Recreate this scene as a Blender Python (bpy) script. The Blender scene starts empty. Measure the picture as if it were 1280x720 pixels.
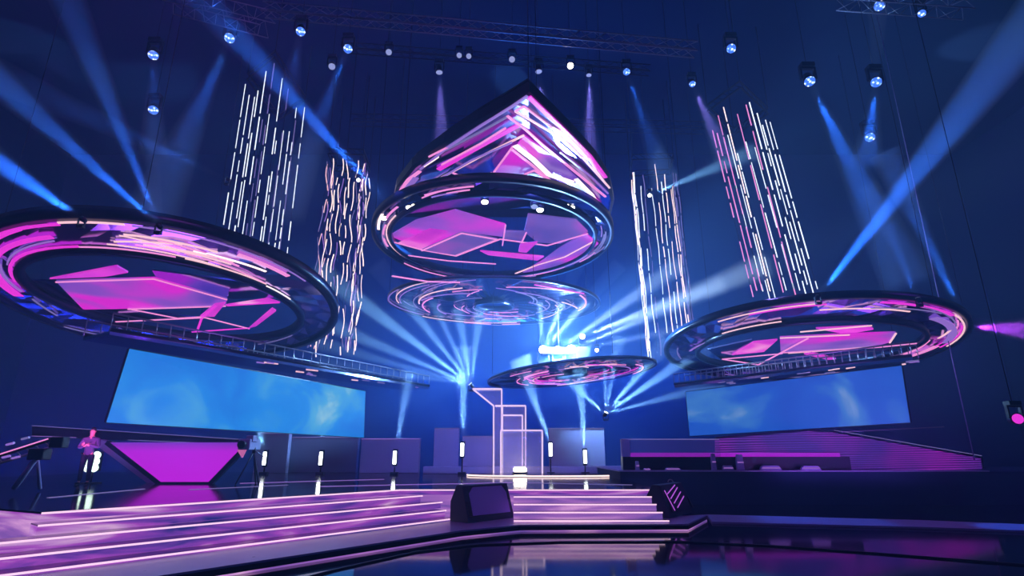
import bpy, bmesh, math, random
from mathutils import Vector, Matrix
random.seed(7)
S = bpy.context.scene
COL = S.collection
EYE = 1.7
F = 700.0
TH = math.atan(205/700.0)
ct, st = math.cos(TH), math.sin(TH)

# ------------------------------------------------------------------ measuring helpers
def ray(px, py):
    a = (px-640)/F; b = (360-py)/F
    return Vector((a, ct-b*st, st+b*ct))
def P(px, py, Y):                       # the point at depth Y seen at a pixel
    r = ray(px, py); t = Y/r.y
    return Vector((r.x*t, Y, EYE+r.z*t))
def PZ(px, py, Z):                      # the point at height Z seen at a pixel
    r = ray(px, py); t = (Z-EYE)/r.z
    return Vector((r.x*t, r.y*t, Z))
def PP(px, py, c, tx, ty):              # the point on a hung, slightly tilted plane
    r = ray(px, py)
    t = (c[2]-tx*c[0]-ty*c[1]-EYE)/(r.z-tx*r.x-ty*r.y)
    return Vector((r.x*t, r.y*t, EYE+r.z*t))

# ------------------------------------------------------------------ materials
def new_mat(name):
    m = bpy.data.materials.new(name); m.use_nodes = True
    return m, m.node_tree, m.node_tree.nodes['Principled BSDF']
def surf(name, col, rough=.5, metal=0., spec=.5, bump=0., bscale=20., var=0., coat=0.):
    m, nt, b = new_mat(name)
    b.inputs['Base Color'].default_value = (*col, 1)
    b.inputs['Roughness'].default_value = rough
    b.inputs['Metallic'].default_value = metal
    b.inputs['Specular IOR Level'].default_value = spec
    b.inputs['Coat Weight'].default_value = coat
    tc = nt.nodes.new('ShaderNodeTexCoord')
    if bump or var:
        n = nt.nodes.new('ShaderNodeTexNoise'); n.inputs['Scale'].default_value = bscale
        n.inputs['Detail'].default_value = 4
        nt.links.new(tc.outputs['Object'], n.inputs['Vector'])
        if bump:
            bp = nt.nodes.new('ShaderNodeBump'); bp.inputs['Strength'].default_value = bump
            bp.inputs['Distance'].default_value = .05
            nt.links.new(n.outputs['Fac'], bp.inputs['Height']); nt.links.new(bp.outputs['Normal'], b.inputs['Normal'])
        if var:
            r = nt.nodes.new('ShaderNodeMapRange')
            r.inputs['To Min'].default_value = max(0, rough-var); r.inputs['To Max'].default_value = rough+var
            nt.links.new(n.outputs['Fac'], r.inputs['Value']); nt.links.new(r.outputs['Result'], b.inputs['Roughness'])
    return m
def glow(name, col, s, dark=(.01, .01, .02)):
    m, nt, b = new_mat(name)
    b.inputs['Base Color'].default_value = (*dark, 1); b.inputs['Roughness'].default_value = .3
    b.inputs['Emission Color'].default_value = (*col, 1); b.inputs['Emission Strength'].default_value = s
    return m
def video(name, stops, s, scale=.5, dist=1., vec=(1, 1, 1), detail=3., rough=.3, grid=0., coord='Object', loc=(0, 0, 0)):
    """an LED surface playing a soft cloudy picture"""
    m, nt, b = new_mat(name)
    b.inputs['Base Color'].default_value = (.02, .015, .04, 1); b.inputs['Roughness'].default_value = rough
    tc = nt.nodes.new('ShaderNodeTexCoord'); mp = nt.nodes.new('ShaderNodeMapping')
    mp.inputs['Scale'].default_value = vec; mp.inputs['Location'].default_value = loc
    n = nt.nodes.new('ShaderNodeTexNoise')
    n.inputs['Scale'].default_value = scale; n.inputs['Detail'].default_value = detail; n.inputs['Distortion'].default_value = dist
    cr = nt.nodes.new('ShaderNodeValToRGB')
    nt.links.new(tc.outputs[coord], mp.inputs['Vector']); nt.links.new(mp.outputs[0], n.inputs['Vector'])
    nt.links.new(n.outputs['Fac'], cr.inputs['Fac'])
    if name.startswith('screen'): b.inputs['Specular IOR Level'].default_value = .05; b.inputs['Roughness'].default_value = .7
    e = cr.color_ramp.elements
    while len(e) < len(stops): e.new(.5)
    for k, (p, c) in enumerate(stops):
        e[k].position = p; e[k].color = (*c, 1)
    nt.links.new(cr.outputs['Color'], b.inputs['Emission Color'])
    b.inputs['Emission Strength'].default_value = s
    return m

M = {}
M['floor'] = surf('gloss_black_floor', (.006, .008, .02), .07, 0, .9, bump=.02, bscale=.6, var=.03)
M['deck'] = surf('gloss_deck', (.012, .014, .05), .1, 0, 1., bump=.015, bscale=.8, var=.04)
M['satin'] = surf('satin_plinth', (.34, .30, .55), .3, 0, .6, var=.06, bscale=3)
M['black'] = surf('black_metal', (.008, .008, .02), .35, .4, .5, var=.1)
M['rim'] = surf('dark_rim', (.008, .01, .035), .28, .5, .5)
M['truss'] = surf('aluminium_truss', (.30, .31, .38), .4, .85, .5, var=.1)
M['wall'] = surf('dark_wall', (.015, .035, .10), .85, 0, .2, bump=.1, bscale=2)
M['drape'] = surf('back_drape', (.03, .07, .19), .9, 0, .2, bump=.2, bscale=1.4)
M['ceil'] = surf('dark_ceiling', (.012, .03, .09), .9, 0, .2)
M['mirror'] = surf('mirror_violet', (.55, .42, .85), .2, 1., .5, bump=.10, bscale=.9, var=.05)
M['mirrorb'] = surf('mirror_blue', (.40, .45, .82), .1, 1., .5, bump=.12, bscale=1.4, var=.05)
M['mirrord'] = surf('mirror_dark', (.10, .11, .26), .14, 1., .5, bump=.1, bscale=1.2, var=.05)
M['mirrorv'] = surf('mirror_deep_violet', (.24, .17, .42), .18, 1., .5, bump=.1, bscale=1.0, var=.05)
M['scenic'] = surf('scenic_grey', (.34, .33, .6), .6, 0, .3, bump=.05, bscale=4)
M['cloth'] = surf('dark_cloth', (.02, .02, .05), .85, 0, .2, bump=.3, bscale=60)
M['jacket'] = surf('grey_jacket', (.10, .09, .2), .8, 0, .2, bump=.3, bscale=60)
M['skin'] = surf('skin', (.62, .36, .30), .55, 0, .4)
M['hair'] = surf('hair', (.02, .014, .012), .6, 0, .3, bump=.6, bscale=150)
M['pinkred'] = surf('pink_shirt', (.75, .12, .4), .7, 0, .3)
M['grille'] = surf('grille_violet', (.40, .28, .80), .5, .2, .4, bump=.4, bscale=160)
M['cab'] = surf('cabinet_black', (.015, .014, .05), .55, 0, .35, bump=.2, bscale=90)
M['white'] = glow('tube_white', (.72, .82, 1), 1.5)
M['warmwhite'] = glow('tube_warm', (1, .78, .82), 1.5)
M['pink'] = glow('tube_pink', (.95, .30, .80), .95)
M['magenta'] = glow('strip_magenta', (.80, .035, .75), 1.)
M['violet'] = glow('strip_violet', (.38, .2, .85), .7)
M['peach'] = glow('strip_peach', (1, .60, .74), 1.0)
M['ghost'] = glow('strip_dim', (.30, .25, .75), .5)
M['lens'] = glow('lens_white', (.80, .90, 1), 8)
M['lensb'] = glow('lens_blue', (.16, .35, 1), 3.0)
def cell_lens():
    m, nt, b = new_mat('lens_cells')
    b.inputs['Base Color'].default_value = (.02, .03, .1, 1); b.inputs['Roughness'].default_value = .1
    tc = nt.nodes.new('ShaderNodeTexCoord'); v = nt.nodes.new('ShaderNodeTexVoronoi'); v.inputs['Scale'].default_value = 11
    cr = nt.nodes.new('ShaderNodeValToRGB'); nt.links.new(tc.outputs['Object'], v.inputs['Vector']); nt.links.new(v.outputs['Distance'], cr.inputs[0])
    e = cr.color_ramp.elements; e[0].position = .18; e[0].color = (1, 1, 1, 1); e[1].position = .55; e[1].color = (.03, .10, .55, 1)
    k = e.new(.36); k.color = (.16, .38, 1, 1)
    nt.links.new(cr.outputs[0], b.inputs['Emission Color']); b.inputs['Emission Strength'].default_value = 2.2; return m
M['lensc'] = cell_lens()
M['lensw'] = glow('lens_warm', (1, .93, .82), 12)
M['lensdim'] = glow('lens_dim', (.35, .42, .9), .8)
M['nosing'] = glow('nosing', (.98, .64, .92), 1.1)
M['neon'] = glow('neon_frame', (.80, .62, .95), 1.05)
M['panelpink'] = video('panel_pink', [(.32, (.10, .05, .46)), (.46, (.26, .07, .56)), (.60, (.66, .02, .66))], 1.0, .34, .6, (1, 1, .1), 1)
M['panelviol'] = video('panel_violet', [(.30, (.07, .05, .34)), (.55, (.16, .09, .46)), (.75, (.35, .08, .55))], .9, .4, .5, (1, 1, .1), 1)
M['panelhot'] = video('panel_hot', [(.3, (.50, .02, .60)), (.55, (.72, .05, .68)), (.75, (.95, .35, .80))], 1.0, .6, .3, (1, 1, .1), 1)
M['riser'] = video('riser_led', [(.32, (.02, .03, .26)), (.42, (.17, .05, .46)), (.55, (.42, .08, .62)), (.64, (.62, .30, .78)), (.72, (.95, .62, .92))], .78, .9, 1.2, (.45, .45, 4), 3)
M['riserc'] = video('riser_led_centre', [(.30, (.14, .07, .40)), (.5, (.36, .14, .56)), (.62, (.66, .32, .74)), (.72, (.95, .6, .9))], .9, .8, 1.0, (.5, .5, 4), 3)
M['scrL'] = video('screen_left', [(.28, (.008, .16, .72)), (.50, (.012, .24, .80)), (.63, (.07, .38, .74)), (.76, (.34, .60, .68))], 1.0, .34, .8, (1, 1, 1.3), 4, loc=(.2, .4, .3))
M['scrR'] = video('screen_right', [(.28, (.012, .085, .60)), (.55, (.015, .115, .68)), (.68, (.05, .22, .70)), (.82, (.26, .42, .74))], .85, .34, .8, (1, 1, 1.3), 4, loc=(3.1, 1.4, .3))
def glassy(name, col, a):
    m, nt, b = new_mat(name)
    b.inputs['Base Color'].default_value = (*col, 1); b.inputs['Roughness'].default_value = .08
    b.inputs['Alpha'].default_value = a
    return m
M['pane'] = glassy('frosted_pane', (.55, .52, .85), .22)
def magenta_wall():
    m, nt, b = new_mat('magenta_led')
    b.inputs['Base Color'].default_value = (.03, .01, .05, 1); b.inputs['Roughness'].default_value = .4
    tc = nt.nodes.new('ShaderNodeTexCoord'); sp = nt.nodes.new('ShaderNodeSeparateXYZ')
    cr = nt.nodes.new('ShaderNodeValToRGB')
    nt.links.new(tc.outputs['Generated'], sp.inputs[0]); nt.links.new(sp.outputs['Z'], cr.inputs['Fac'])
    e = cr.color_ramp.elements
    e[0].position = 0; e[0].color = (.52, .012, .80, 1); e[1].position = 1; e[1].color = (.16, .03, .50, 1)
    k = e.new(.78); k.color = (.46, .012, .72, 1)
    nt.links.new(cr.outputs['Color'], b.inputs['Emission Color']); b.inputs['Emission Strength'].default_value = .95
    return m
M['magwall'] = magenta_wall()
def mesh_wall():
    """violet LED mesh: fine wavy rows of lamps"""
    m, nt, b = new_mat('violet_led_mesh')
    b.inputs['Base Color'].default_value = (.02, .01, .04, 1)
    tc = nt.nodes.new('ShaderNodeTexCoord'); mp = nt.nodes.new('ShaderNodeMapping'); mp.inputs['Scale'].default_value = (.35, .35, 4.5)
    mp.inputs['Rotation'].default_value = (0, .2, 0)
    w = nt.nodes.new('ShaderNodeTexWave'); w.bands_direction = 'Z'; w.inputs['Scale'].default_value = .95
    w.inputs['Distortion'].default_value = 9; w.inputs['Detail'].default_value = 2; w.inputs['Detail Scale'].default_value = .3
    n = nt.nodes.new('ShaderNodeTexNoise'); n.inputs['Scale'].default_value = .45
    c1 = nt.nodes.new('ShaderNodeValToRGB'); c2 = nt.nodes.new('ShaderNodeValToRGB')
    mx = nt.nodes.new('ShaderNodeMix'); mx.data_type = 'RGBA'; mx.blend_type = 'MULTIPLY'; mx.inputs['Factor'].default_value = 1
    L = nt.links
    L.new(tc.outputs['Object'], mp.inputs[0]); L.new(mp.outputs[0], w.inputs['Vector']); L.new(tc.outputs['Object'], n.inputs['Vector'])
    L.new(w.outputs['Fac'], c1.inputs[0]); L.new(n.outputs['Fac'], c2.inputs[0])
    c1.color_ramp.elements[0].color = (.10, .10, .2, 1); c1.color_ramp.elements[0].position = .2; c1.color_ramp.elements[1].color = (1, 1, 1, 1)
    e = c2.color_ramp.elements
    e[0].position = .38; e[0].color = (.06, .03, .36, 1); e[1].position = .68; e[1].color = (.36, .02, .56, 1)
    L.new(c1.outputs[0], mx.inputs['A']); L.new(c2.outputs[0], mx.inputs['B'])
    L.new(mx.outputs['Result'], b.inputs['Emission Color']); b.inputs['Emission Strength'].default_value = .85
    return m
M['meshwall'] = mesh_wall()
def haze_mat(name, d, col=(.8, .88, 1), an=0.):
    m = bpy.data.materials.new(name); m.use_nodes = True; nt = m.node_tree; nt.nodes.clear()
    o = nt.nodes.new('ShaderNodeOutputMaterial'); s = nt.nodes.new('ShaderNodeVolumeScatter')
    s.inputs['Density'].default_value = d; s.inputs['Anisotropy'].default_value = an; s.inputs['Color'].default_value = (*col, 1)
    nt.links.new(s.outputs[0], o.inputs['Volume']); return m
M['beam'] = haze_mat('beam_haze', .10)

# ------------------------------------------------------------------ object helpers
def tag(o, label=None, cat=None, group=None, kind=None):
    if label: o['label'] = label
    if cat: o['category'] = cat
    if group: o['group'] = group
    if kind: o['kind'] = kind
    return o
def empty(name, loc, label=None, cat=None, group=None):
    o = bpy.data.objects.new(name, None); COL.objects.link(o); o.location = loc; o.empty_display_size = .2
    return tag(o, label, cat, group)
class MB:
    def __init__(s): s.v = []; s.f = []; s.smooth = []
    def add(s, vs, fs, sm=False):
        n = len(s.v); s.v += [Vector(v) for v in vs]; s.f += [tuple(i+n for i in f) for f in fs]; s.smooth += [sm]*len(fs); return s
    def box(s, a, b, rot=None, c=None):
        vs = [Vector((x, y, z)) for x in (a[0], b[0]) for y in (a[1], b[1]) for z in (a[2], b[2])]
        if rot is not None:
            c = Vector(c) if c is not None else (Vector(a)+Vector(b))/2
            vs = [c+rot@(v-c) for v in vs]
        return s.add(vs, [(0, 1, 3, 2), (4, 6, 7, 5), (0, 4, 5, 1), (2, 3, 7, 6), (0, 2, 6, 4), (1, 5, 7, 3)])
    def bar(s, p, q, w, h, up=(0, 0, 1)):
        """rectangular bar from p to q, w sideways, h along up"""
        p, q = Vector(p), Vector(q); d = (q-p).normalized(); u = Vector(up)
        if abs(d.dot(u)) > .98: u = Vector((0, 1, 0))
        sd = d.cross(u).normalized()*w/2; uu = sd.cross(d).normalized()*h/2
        vs = [e+i*sd+j*uu for e in (p, q) for i, j in ((-1, -1), (1, -1), (1, 1), (-1, 1))]
        return s.add(vs, [(0, 1, 2, 3), (7, 6, 5, 4), (0, 4, 5, 1), (1, 5, 6, 2), (2, 6, 7, 3), (3, 7, 4, 0)])
    def tube(s, pts, r, n=8, close=False):
        pts = [Vector(p) for p in pts]; m = len(pts); rs = r if isinstance(r, (list, tuple)) else [r]*m
        vs = []; prev = None
        for i, p in enumerate(pts):
            if close: d = pts[(i+1) % m]-pts[i-1]
            else: d = pts[min(i+1, m-1)]-pts[max(i-1, 0)]
            d.normalize()
            if prev is None:
                a = d.cross(Vector((0, 0, 1)))
                if a.length < .1: a = d.cross(Vector((0, 1, 0)))
            else: a = prev-d*prev.dot(d)
            a.normalize(); prev = a; b = d.cross(a)
            vs += [p+(a*math.cos(t)+b*math.sin(t))*rs[i] for t in (k*2*math.pi/n for k in range(n))]
        fs = []
        for i in range(m if close else m-1):
            j = (i+1) % m
            fs += [(i*n+k, i*n+(k+1) % n, j*n+(k+1) % n, j*n+k) for k in range(n)]
        s.add(vs, fs, True)
        if not close:
            o = len(s.v)-len(vs)
            s.f += [tuple(o+k for k in reversed(range(n))), tuple(o+(m-1)*n+k for k in range(n))]; s.smooth += [False, False]
        return s
    def prism(s, poly, off):
        """polygon (list of points) thickened by the vector off"""
        n = len(poly); off = Vector(off); a = [Vector(p) for p in poly]
        return s.add(a+[p+off for p in a], [tuple(range(n)), tuple(range(2*n-1, n-1, -1))]+[(i, i+n, (i+1) % n+n, (i+1) % n) for i in range(n)])
    def build(s, name, m, parent=None, bevel=0., origin=None):
        me = bpy.data.meshes.new(name)
        vs = s.v
        if origin is not None: vs = [v-Vector(origin) for v in vs]
        me.from_pydata([tuple(v) for v in vs], [], s.f); me.materials.append(m)
        me.polygons.foreach_set('use_smooth', s.smooth); me.update()
        bm = bmesh.new(); bm.from_mesh(me); bmesh.ops.recalc_face_normals(bm, faces=bm.faces); bm.to_mesh(me); bm.free()
        o = bpy.data.objects.new(name, me); COL.objects.link(o)
        if origin is not None: o.location = origin
        if parent is not None: o.parent = parent
        if bevel:
            b = o.modifiers.new('edge', 'BEVEL'); b.width = bevel; b.segments = 2; b.limit_method = 'ANGLE'
        return o
def struct(o): o['kind'] = 'structure'; return o
def copy_tree(o, parent=None):
    c = o.copy(); COL.objects.link(c)
    if parent is not None: c.parent = parent
    for ch in list(o.children): copy_tree(ch, c)
    return c

# ------------------------------------------------------------------ the hall
struct(MB().box((-30, -8, -.2), (30, 34, 0)).build('floor', M['floor']))
struct(MB().box((-30, -8, 21), (30, 34, 21.2)).build('ceiling', M['ceil']))
struct(MB().box((-30, 33.8, 0), (30, 34, 21)).build('wall_back', M['drape']))
struct(MB().box((-30, -8, 0), (-29.8, 33.8, 21)).build('wall_left', M['wall']))
struct(MB().box((29.8, -8, 0), (30, 33.8, 21)).build('wall_right', M['wall']))
struct(MB().box((-29.8, -8, 0), (29.8, -7.8, 21)).build('wall_front', M['wall']))

# ------------------------------------------------------------------ stage deck, stairs, plinth
ZD = .80
A = PZ(52, 640, ZD); B = PZ(500, 611.5, ZD); C_ = PZ(822, 611.5, ZD)
dAB = (B-A).normalized(); nAB = Vector((dAB.y, -dAB.x, 0))
if nAB.y > 0: nAB = -nAB
top = [A, B, C_, Vector((C_.x+.5, 27.5, ZD)), Vector((-19, 27.5, ZD)), Vector((-19, 13.5, ZD)), Vector((A.x-2.5, A.y+1.2, ZD))]
deck = empty('stage_deck', (A+B+C_)/3-Vector((0, 0, ZD)), 'wide glossy dark stage deck above the lit steps', 'stage')
def kid(o, root):                       # parent while keeping world coordinates
    o.parent = root; o.location = o.location-root.location; return o
kid(MB().prism(top, (0, 0, -.03)).build('deck_top', M['deck']), deck)
kid(MB().prism([p+Vector((0, 0, -.031)) for p in top], (0, 0, -.10)).build('fascia', M['riser']), deck)  # lavender reflection on the edge band put in as glow
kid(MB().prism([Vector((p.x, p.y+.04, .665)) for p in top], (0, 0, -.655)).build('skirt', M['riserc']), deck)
m_ = MB(); m_.bar(A+Vector((0, 0, -.02))+nAB*.012, B+Vector((0, 0, -.02))+nAB*.012, .02, .03)
m_.bar(B+Vector((0, -.012, -.02)), C_+Vector((0, -.012, -.02)), .02, .03)
kid(m_.build('edge_strip', M['nosing']), deck)

for pts_, m__ in ((((300, 604), (480, 599)), 'violet'), (((236, 612), (360, 606)), 'ghost'), (((395, 608), (640, 603)), 'violet'), (((640, 603), (790, 606)), 'ghost'), (((60, 622), (180, 611)), 'ghost')):
    a_, b_ = (PZ(x, y, ZD+.006) for x, y in pts_)
    kid(MB().bar(a_, b_, .07, .008).build('light_strip', M[m__], deck), deck)  # streaks of light on the deck put in as glowing strips
def stair(name, P0, P1, nrm, tread, ends0, ends1, label, rm):
    root = empty(name, (P0+P1)/2*Vector((1, 1, 0)) if False else Vector(((P0.x+P1.x)/2, (P0.y+P1.y)/2, 0)), label, 'stairs')
    d = (P1-P0).normalized()
    for k in range(4):
        z = .65-.15*k
        a = P0+nrm*tread*(k+1)+d*ends0[k]; b = P1+nrm*tread*(k+1)+d*ends1[k]
        a.z = b.z = z; back = -nrm*(tread*(k+1))*1.0
        poly = [a, b, b-nrm*tread*1.02, a-nrm*tread*1.02]
        s_ = kid(MB().prism(poly, (0, 0, -.02)).build('tread', M['deck']), root)
        low = [a-nrm*.02, b-nrm*.02, b-nrm*tread, a-nrm*tread]
        low = [p-Vector((0, 0, .021)) for p in low]
        kid(MB().prism(low, (0, 0, -(z-.021-.002 if k == 3 else .128)-0.0)).build('riser', rm), root)
        m = MB(); m.bar(a+Vector((0, 0, -.012))+nrm*.012, b+Vector((0, 0, -.012))+nrm*.012, .022, .027 if name.startswith('left') else .030)
        kid(m.build('nosing_strip', M['nosing']), root)
    return root
TL = .40
# right ends of the left flight taken where the photo shows them
def endpar(px, py, z, k, base, d, nrm, tread, P0):
    q = PZ(px, py, z); o = P0+nrm*tread*(k+1); return (q-o).dot(d)
e1 = [endpar(x, y, z, k, None, dAB, nAB, TL, B) for k, (x, y, z) in enumerate([(527, 617, .65), (550, 627, .5), (564, 638, .35), (575, 648, .2)])]
stair('left_flight_of_steps', A, B, nAB, TL, [-.1, -.9, -2.6, -4.6], e1,
      'long flight of glowing violet steps at lower left with pink-white edges', M['riser'])
C0 = PZ(642, 611.5, ZD); C1 = PZ(812, 611.5, ZD)
stair('centre_flight_of_steps', C0, C1, Vector((0, -1, 0)), .30, [0]*4, [-.03, 0, .06, .12],
      'short flight of glowing violet steps between the two wedge loudspeakers', M['riserc'])

pl = [PZ(577, 663, .15), PZ(650, 656, .15), PZ(860, 655, .15), PZ(884, 643, .15)]
l0 = pl[0]-dAB*11
plp = [l0]+pl+[Vector((4.4, 15.3, .15)), Vector((-3, 15.3, .15)), A*Vector((1, 1, 0))+Vector((-.8, -.5, .15)) if False else Vector((A.x-1.4, A.y-.2, .15))]
pb = MB().prism(plp, (0, 0, -.03)).build('stage_plinth', M['satin'])
tag(pb, 'low satin plinth with black edge under the steps and wedges', 'plinth')
k_ = MB().prism([p-Vector((0, 0, .03)) for p in plp], (0, 0, -.085)).build('edge', M['black'], pb)
MB().prism([p-Vector((0, -.05, .116)) for p in plp], (0, 0, -.032)).build('added_glow_skirt', M['riserc'], pb)  # added glowing strip in place of the violet mirror image on the floor

# low curved apron on the right floor
ap = [PZ(884, 646, .05), PZ(1000, 647, .05), PZ(1150, 653, .05), PZ(1400, 665, .05), PZ(1400, 678, .05), PZ(1280, 663, .05), PZ(1150, 658.5, .05), PZ(1000, 655, .05), PZ(900, 653, .05)]
tag(MB().prism([PZ(884, 643, .05), PZ(1000, 646, .05), PZ(1150, 650, .05), PZ(1400, 660, .05), PZ(1400, 677, .05), PZ(1280, 663, .05), PZ(1150, 658.5, .05), PZ(1000, 655, .05), PZ(890, 652, .05)], (0, 0, -.045)).build('floor_apron', M['satin']),
    'pale low apron strip curving across floor at right of the plinth', 'apron')
pts = [PZ(x, y, .012) for x, y in ((300, 745), (420, 712), (520, 690), (600, 681), (700, 677.5), (850, 677), (960, 682), (1100, 692), (1280, 706), (1420, 722))]
tag(MB().tube(pts, .018, 6).build('floor_cable', M['black']), 'thin black cable lying across the glossy floor before the plinth', 'cable')

# ------------------------------------------------------------------ wedge loudspeakers
def wedge(name, pxl, pxr, pyb_l, pyb_r, h, label, deco):
    a = PZ(*pxl, .152); b = PZ(*pxr, .152)
    root = empty(name, (a+b)/2, label, 'loudspeaker')
    d = (b-a).normalized(); n = Vector((-d.y, d.x, 0)); n = n if n.y > 0 else -n
    w = (b-a).length; R = Matrix(((d.x, n.x, 0), (d.y, n.y, 0), (0, 0, 1)))
    prof = [(0, 0), (.62, 0), (.62, h*.55), (.42, h), (.22, h*.99), (0, h*.12)]   # side outline: y back, z up
    def shp(x0, x1, pr, m, nm, bev=.012):
        L = [R@Vector((x0, y, z)) for y, z in pr]; mb = MB().prism(L, R@Vector((x1-x0, 0, 0)))
        return mb.build(nm, m, root, bev)
    shp(-w/2, w/2, prof, M['cab'], 'cabinet')
    # sloping grille
    y0, z0, y1, z1 = 0, h*.12, .22, h*.99
    nn = Vector((0, -(z1-z0), (y1-y0))).normalized()
    def on(x, t, o=.0): return R@(Vector((x, y0+(y1-y0)*t, z0+(z1-z0)*t))+nn*o)
    g = [on(-w*.40, .06, .004), on(w*.42, .06, .004), on(w*.42, .70, .004), on(w*.34, .93, .004), on(-w*.30, .93, .004), on(-w*.40, .74, .004)]
    MB().prism(g, R@(nn*.02)).build('grille', M['grille'] if deco == 0 else M['cab'], root)
    if deco:
        gm = MB()
        for q in range(4):
            x = -w*.36+.07*w*q; t = .66-.17*q
            gm.bar(on(x, t, .03), on(x+w*.46, min(.93, t+.34), .03), .022, .015, tuple(R@nn))
        gm.bar(on(-w*.42, .80, .03), on(-w*.30, .08, .03), .022, .015, tuple(R@nn))
        gm.build('grille_bars', glow('grille_bar', (.55, .12, .9), .8), root)
        hd = MB(); c = R@Vector((w*.36, .44, h)); hd.tube([c+Vector((.07*math.cos(t), 0, .07*math.sin(t))) for t in [i*math.pi/6 for i in range(7)]], .015, 6); hd.build('handle', M['truss'], root)
        sd = MB(); sd.bar(R@Vector((w/2+.015, .02, .1)), R@Vector((w/2+.015, .3, h*.92)), .03, .14); sd.build('side_handle', M['black'], root)
    else:
        MB().bar(on(-w*.45, .05, .02), on(-w*.45, .5, .02), .10, .03, tuple(R@nn)).build('corner_block', M['black'], root)
        MB().bar(on(w*.44, .45, .02), on(w*.44, .88, .02), .07, .03, tuple(R@nn)).build('corner_block', M['black'], root)
    return root
wedge('wedge_loudspeaker', (585, 654), (642, 647), 0, 0, .80, 'large wedge loudspeaker with plain violet grille left of centre steps', 0)
wedge('wedge_loudspeaker', (838, 648), (865, 640.5), 0, 0, .76, 'black wedge loudspeaker with glowing violet diagonal bars right of centre steps', 1)

# ------------------------------------------------------------------ the hung discs
def ring_pts(c, R, tx, ty, dz=0, n=96, a0=0, a1=2*math.pi):
    out = []
    for i in range(n):
        t = a0+(a1-a0)*i/n; x, y = R*math.cos(t), R*math.sin(t); out.append(Vector((x, y, tx*x+ty*y+dz)))
    return out
def ring_mesh(c, R0, R1, tx, ty, z0, z1, n=96):
    """square-section hoop"""
    mb = MB(); rings = [ring_pts(c, R, tx, ty, z, n) for R, z in ((R0, z0), (R1, z0), (R1, z1), (R0, z1))]
    vs = sum(rings, []); fs = []
    for k in range(4):
        j = (k+1) % 4
        fs += [(k*n+i, k*n+(i+1) % n, j*n+(i+1) % n, j*n+i) for i in range(n)]
    return mb.add(vs, fs, True)
def annulus(c, R0, t0, R1, t1, th, n=64, jit=.05, seed=1):
    """faceted mirrored ring between two tilted hoops, each facet set at its own small angle"""
    rr = random.Random(seed); mb = MB(); lv = [0, .33, .66, 1.]
    G = []
    for a in lv:
        row = []
        for i in range(n):
            t = 2*math.pi*i/n; R = R0+(R1-R0)*a; x, y = R*math.cos(t), R*math.sin(t)
            z0 = t0[0]*x+t0[1]*y; z1 = t1[0]*x+t1[1]*y
            row.append(Vector((x, y, z0*(1-a)+z1*a+(rr.uniform(-jit, jit) if 0 < a < 1 else 0)+.06)))
        G.append(row)
    vs = []; 
    for row in G: vs += row
    for row in G: vs += [v+Vector((0, 0, th)) for v in row]
    N = n*4; fs = []
    for a in range(3):
        for i in range(n):
            j = (i+1) % n; fs += [(a*n+i, a*n+j, (a+1)*n+j, (a+1)*n+i), (N+a*n+i, N+(a+1)*n+i, N+(a+1)*n+j, N+a*n+j)]
    for i in range(n):
        j = (i+1) % n; fs += [(i, N+i, N+j, j), (3*n+i, 3*n+j, N+3*n+j, N+3*n+i)]
    return mb.add(vs, fs, False)
def arc_strip(R0, t0, R1, t1, a, ang0, ang1, w, skew=0., dz=.0, n=10):
    vs = []
    for i in range(n+1):
        s = i/n; t = ang0+(ang1-ang0)*s; aa = min(1, max(0, a+skew*s))
        for dr in (-w/2, w/2):
            R = R0+(R1-R0)*aa+dr; x, y = R*math.cos(t), R*math.sin(t)
            z = (t0[0]*x+t0[1]*y)*(1-aa)+(t1[0]*x+t1[1]*y)*aa+dz
            vs += [Vector((x, y, z)), Vector((x, y, z-.03))]
    fs = []
    for i in range(n):
        b = i*4; c = b+4
        fs += [(b, b+2, c+2, c), (b+1, c+1, c+3, b+3), (b, c, c+1, b+1), (b+2, b+3, c+3, c+2)]
    fs += [(0, 1, 3, 2), (n*4, n*4+2, n*4+3, n*4+1)]
    return MB().add(vs, fs)
def hung_disc(name, c, R1, t1, R0, t0, label, strips, rimw=.22, rimh=.28, seed=1, mir='mirror', cables=True):
    root = empty(name, c, label, 'lighting disc')
    ring_mesh(c, R1-.05, R1+rimw, *t1, -.02, rimh).build('outer_rim', M['rim'], root)
    ring_mesh(c, R0-rimw*.9, R0+.04, *t0, -.10, .16).build('inner_rim', M['rim'], root)
    annulus(c, R0, t0, R1, t1, .05, 64, .07, seed).build('mirror_ring', M[mir], root)
    for (a, g0, g1, w, sk, m) in strips:
        arc_strip(R0, t0, R1, t1, a, math.radians(g0), math.radians(g1), w, sk, .0).build('light_strip', M[m], root)
    if cables:
        for g in (20, 110, 200, 290):
            t = math.radians(g); x, y = R1*math.cos(t), R1*math.sin(t); z = t1[0]*x+t1[1]*y
            MB().tube([(x, y, z+.2), (x, y, 20.95-c[2])], .012, 5).build('suspension_cable', M['black'], root)
    return root
def plate(root, c, t, px, m, nm='led_panel', th=.06, dz=0., edge=None, ew=.05):
    """thin lit panel in the disc's opening, outlined at the pixels given"""
    c2 = (c[0], c[1], c[2]+dz)
    pts = [PP(x, y, c2, *t)-Vector(c) for x, y in px]
    o = MB().prism(pts, (0, 0, th)).build(nm, M[m], root)
    if edge:
        for i, j in edge[1]:
            line(root, None, None, None, edge[0], ew, pts=[pts[i]-Vector((0, 0, .02)), pts[j]-Vector((0, 0, .02))])
    return o
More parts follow.
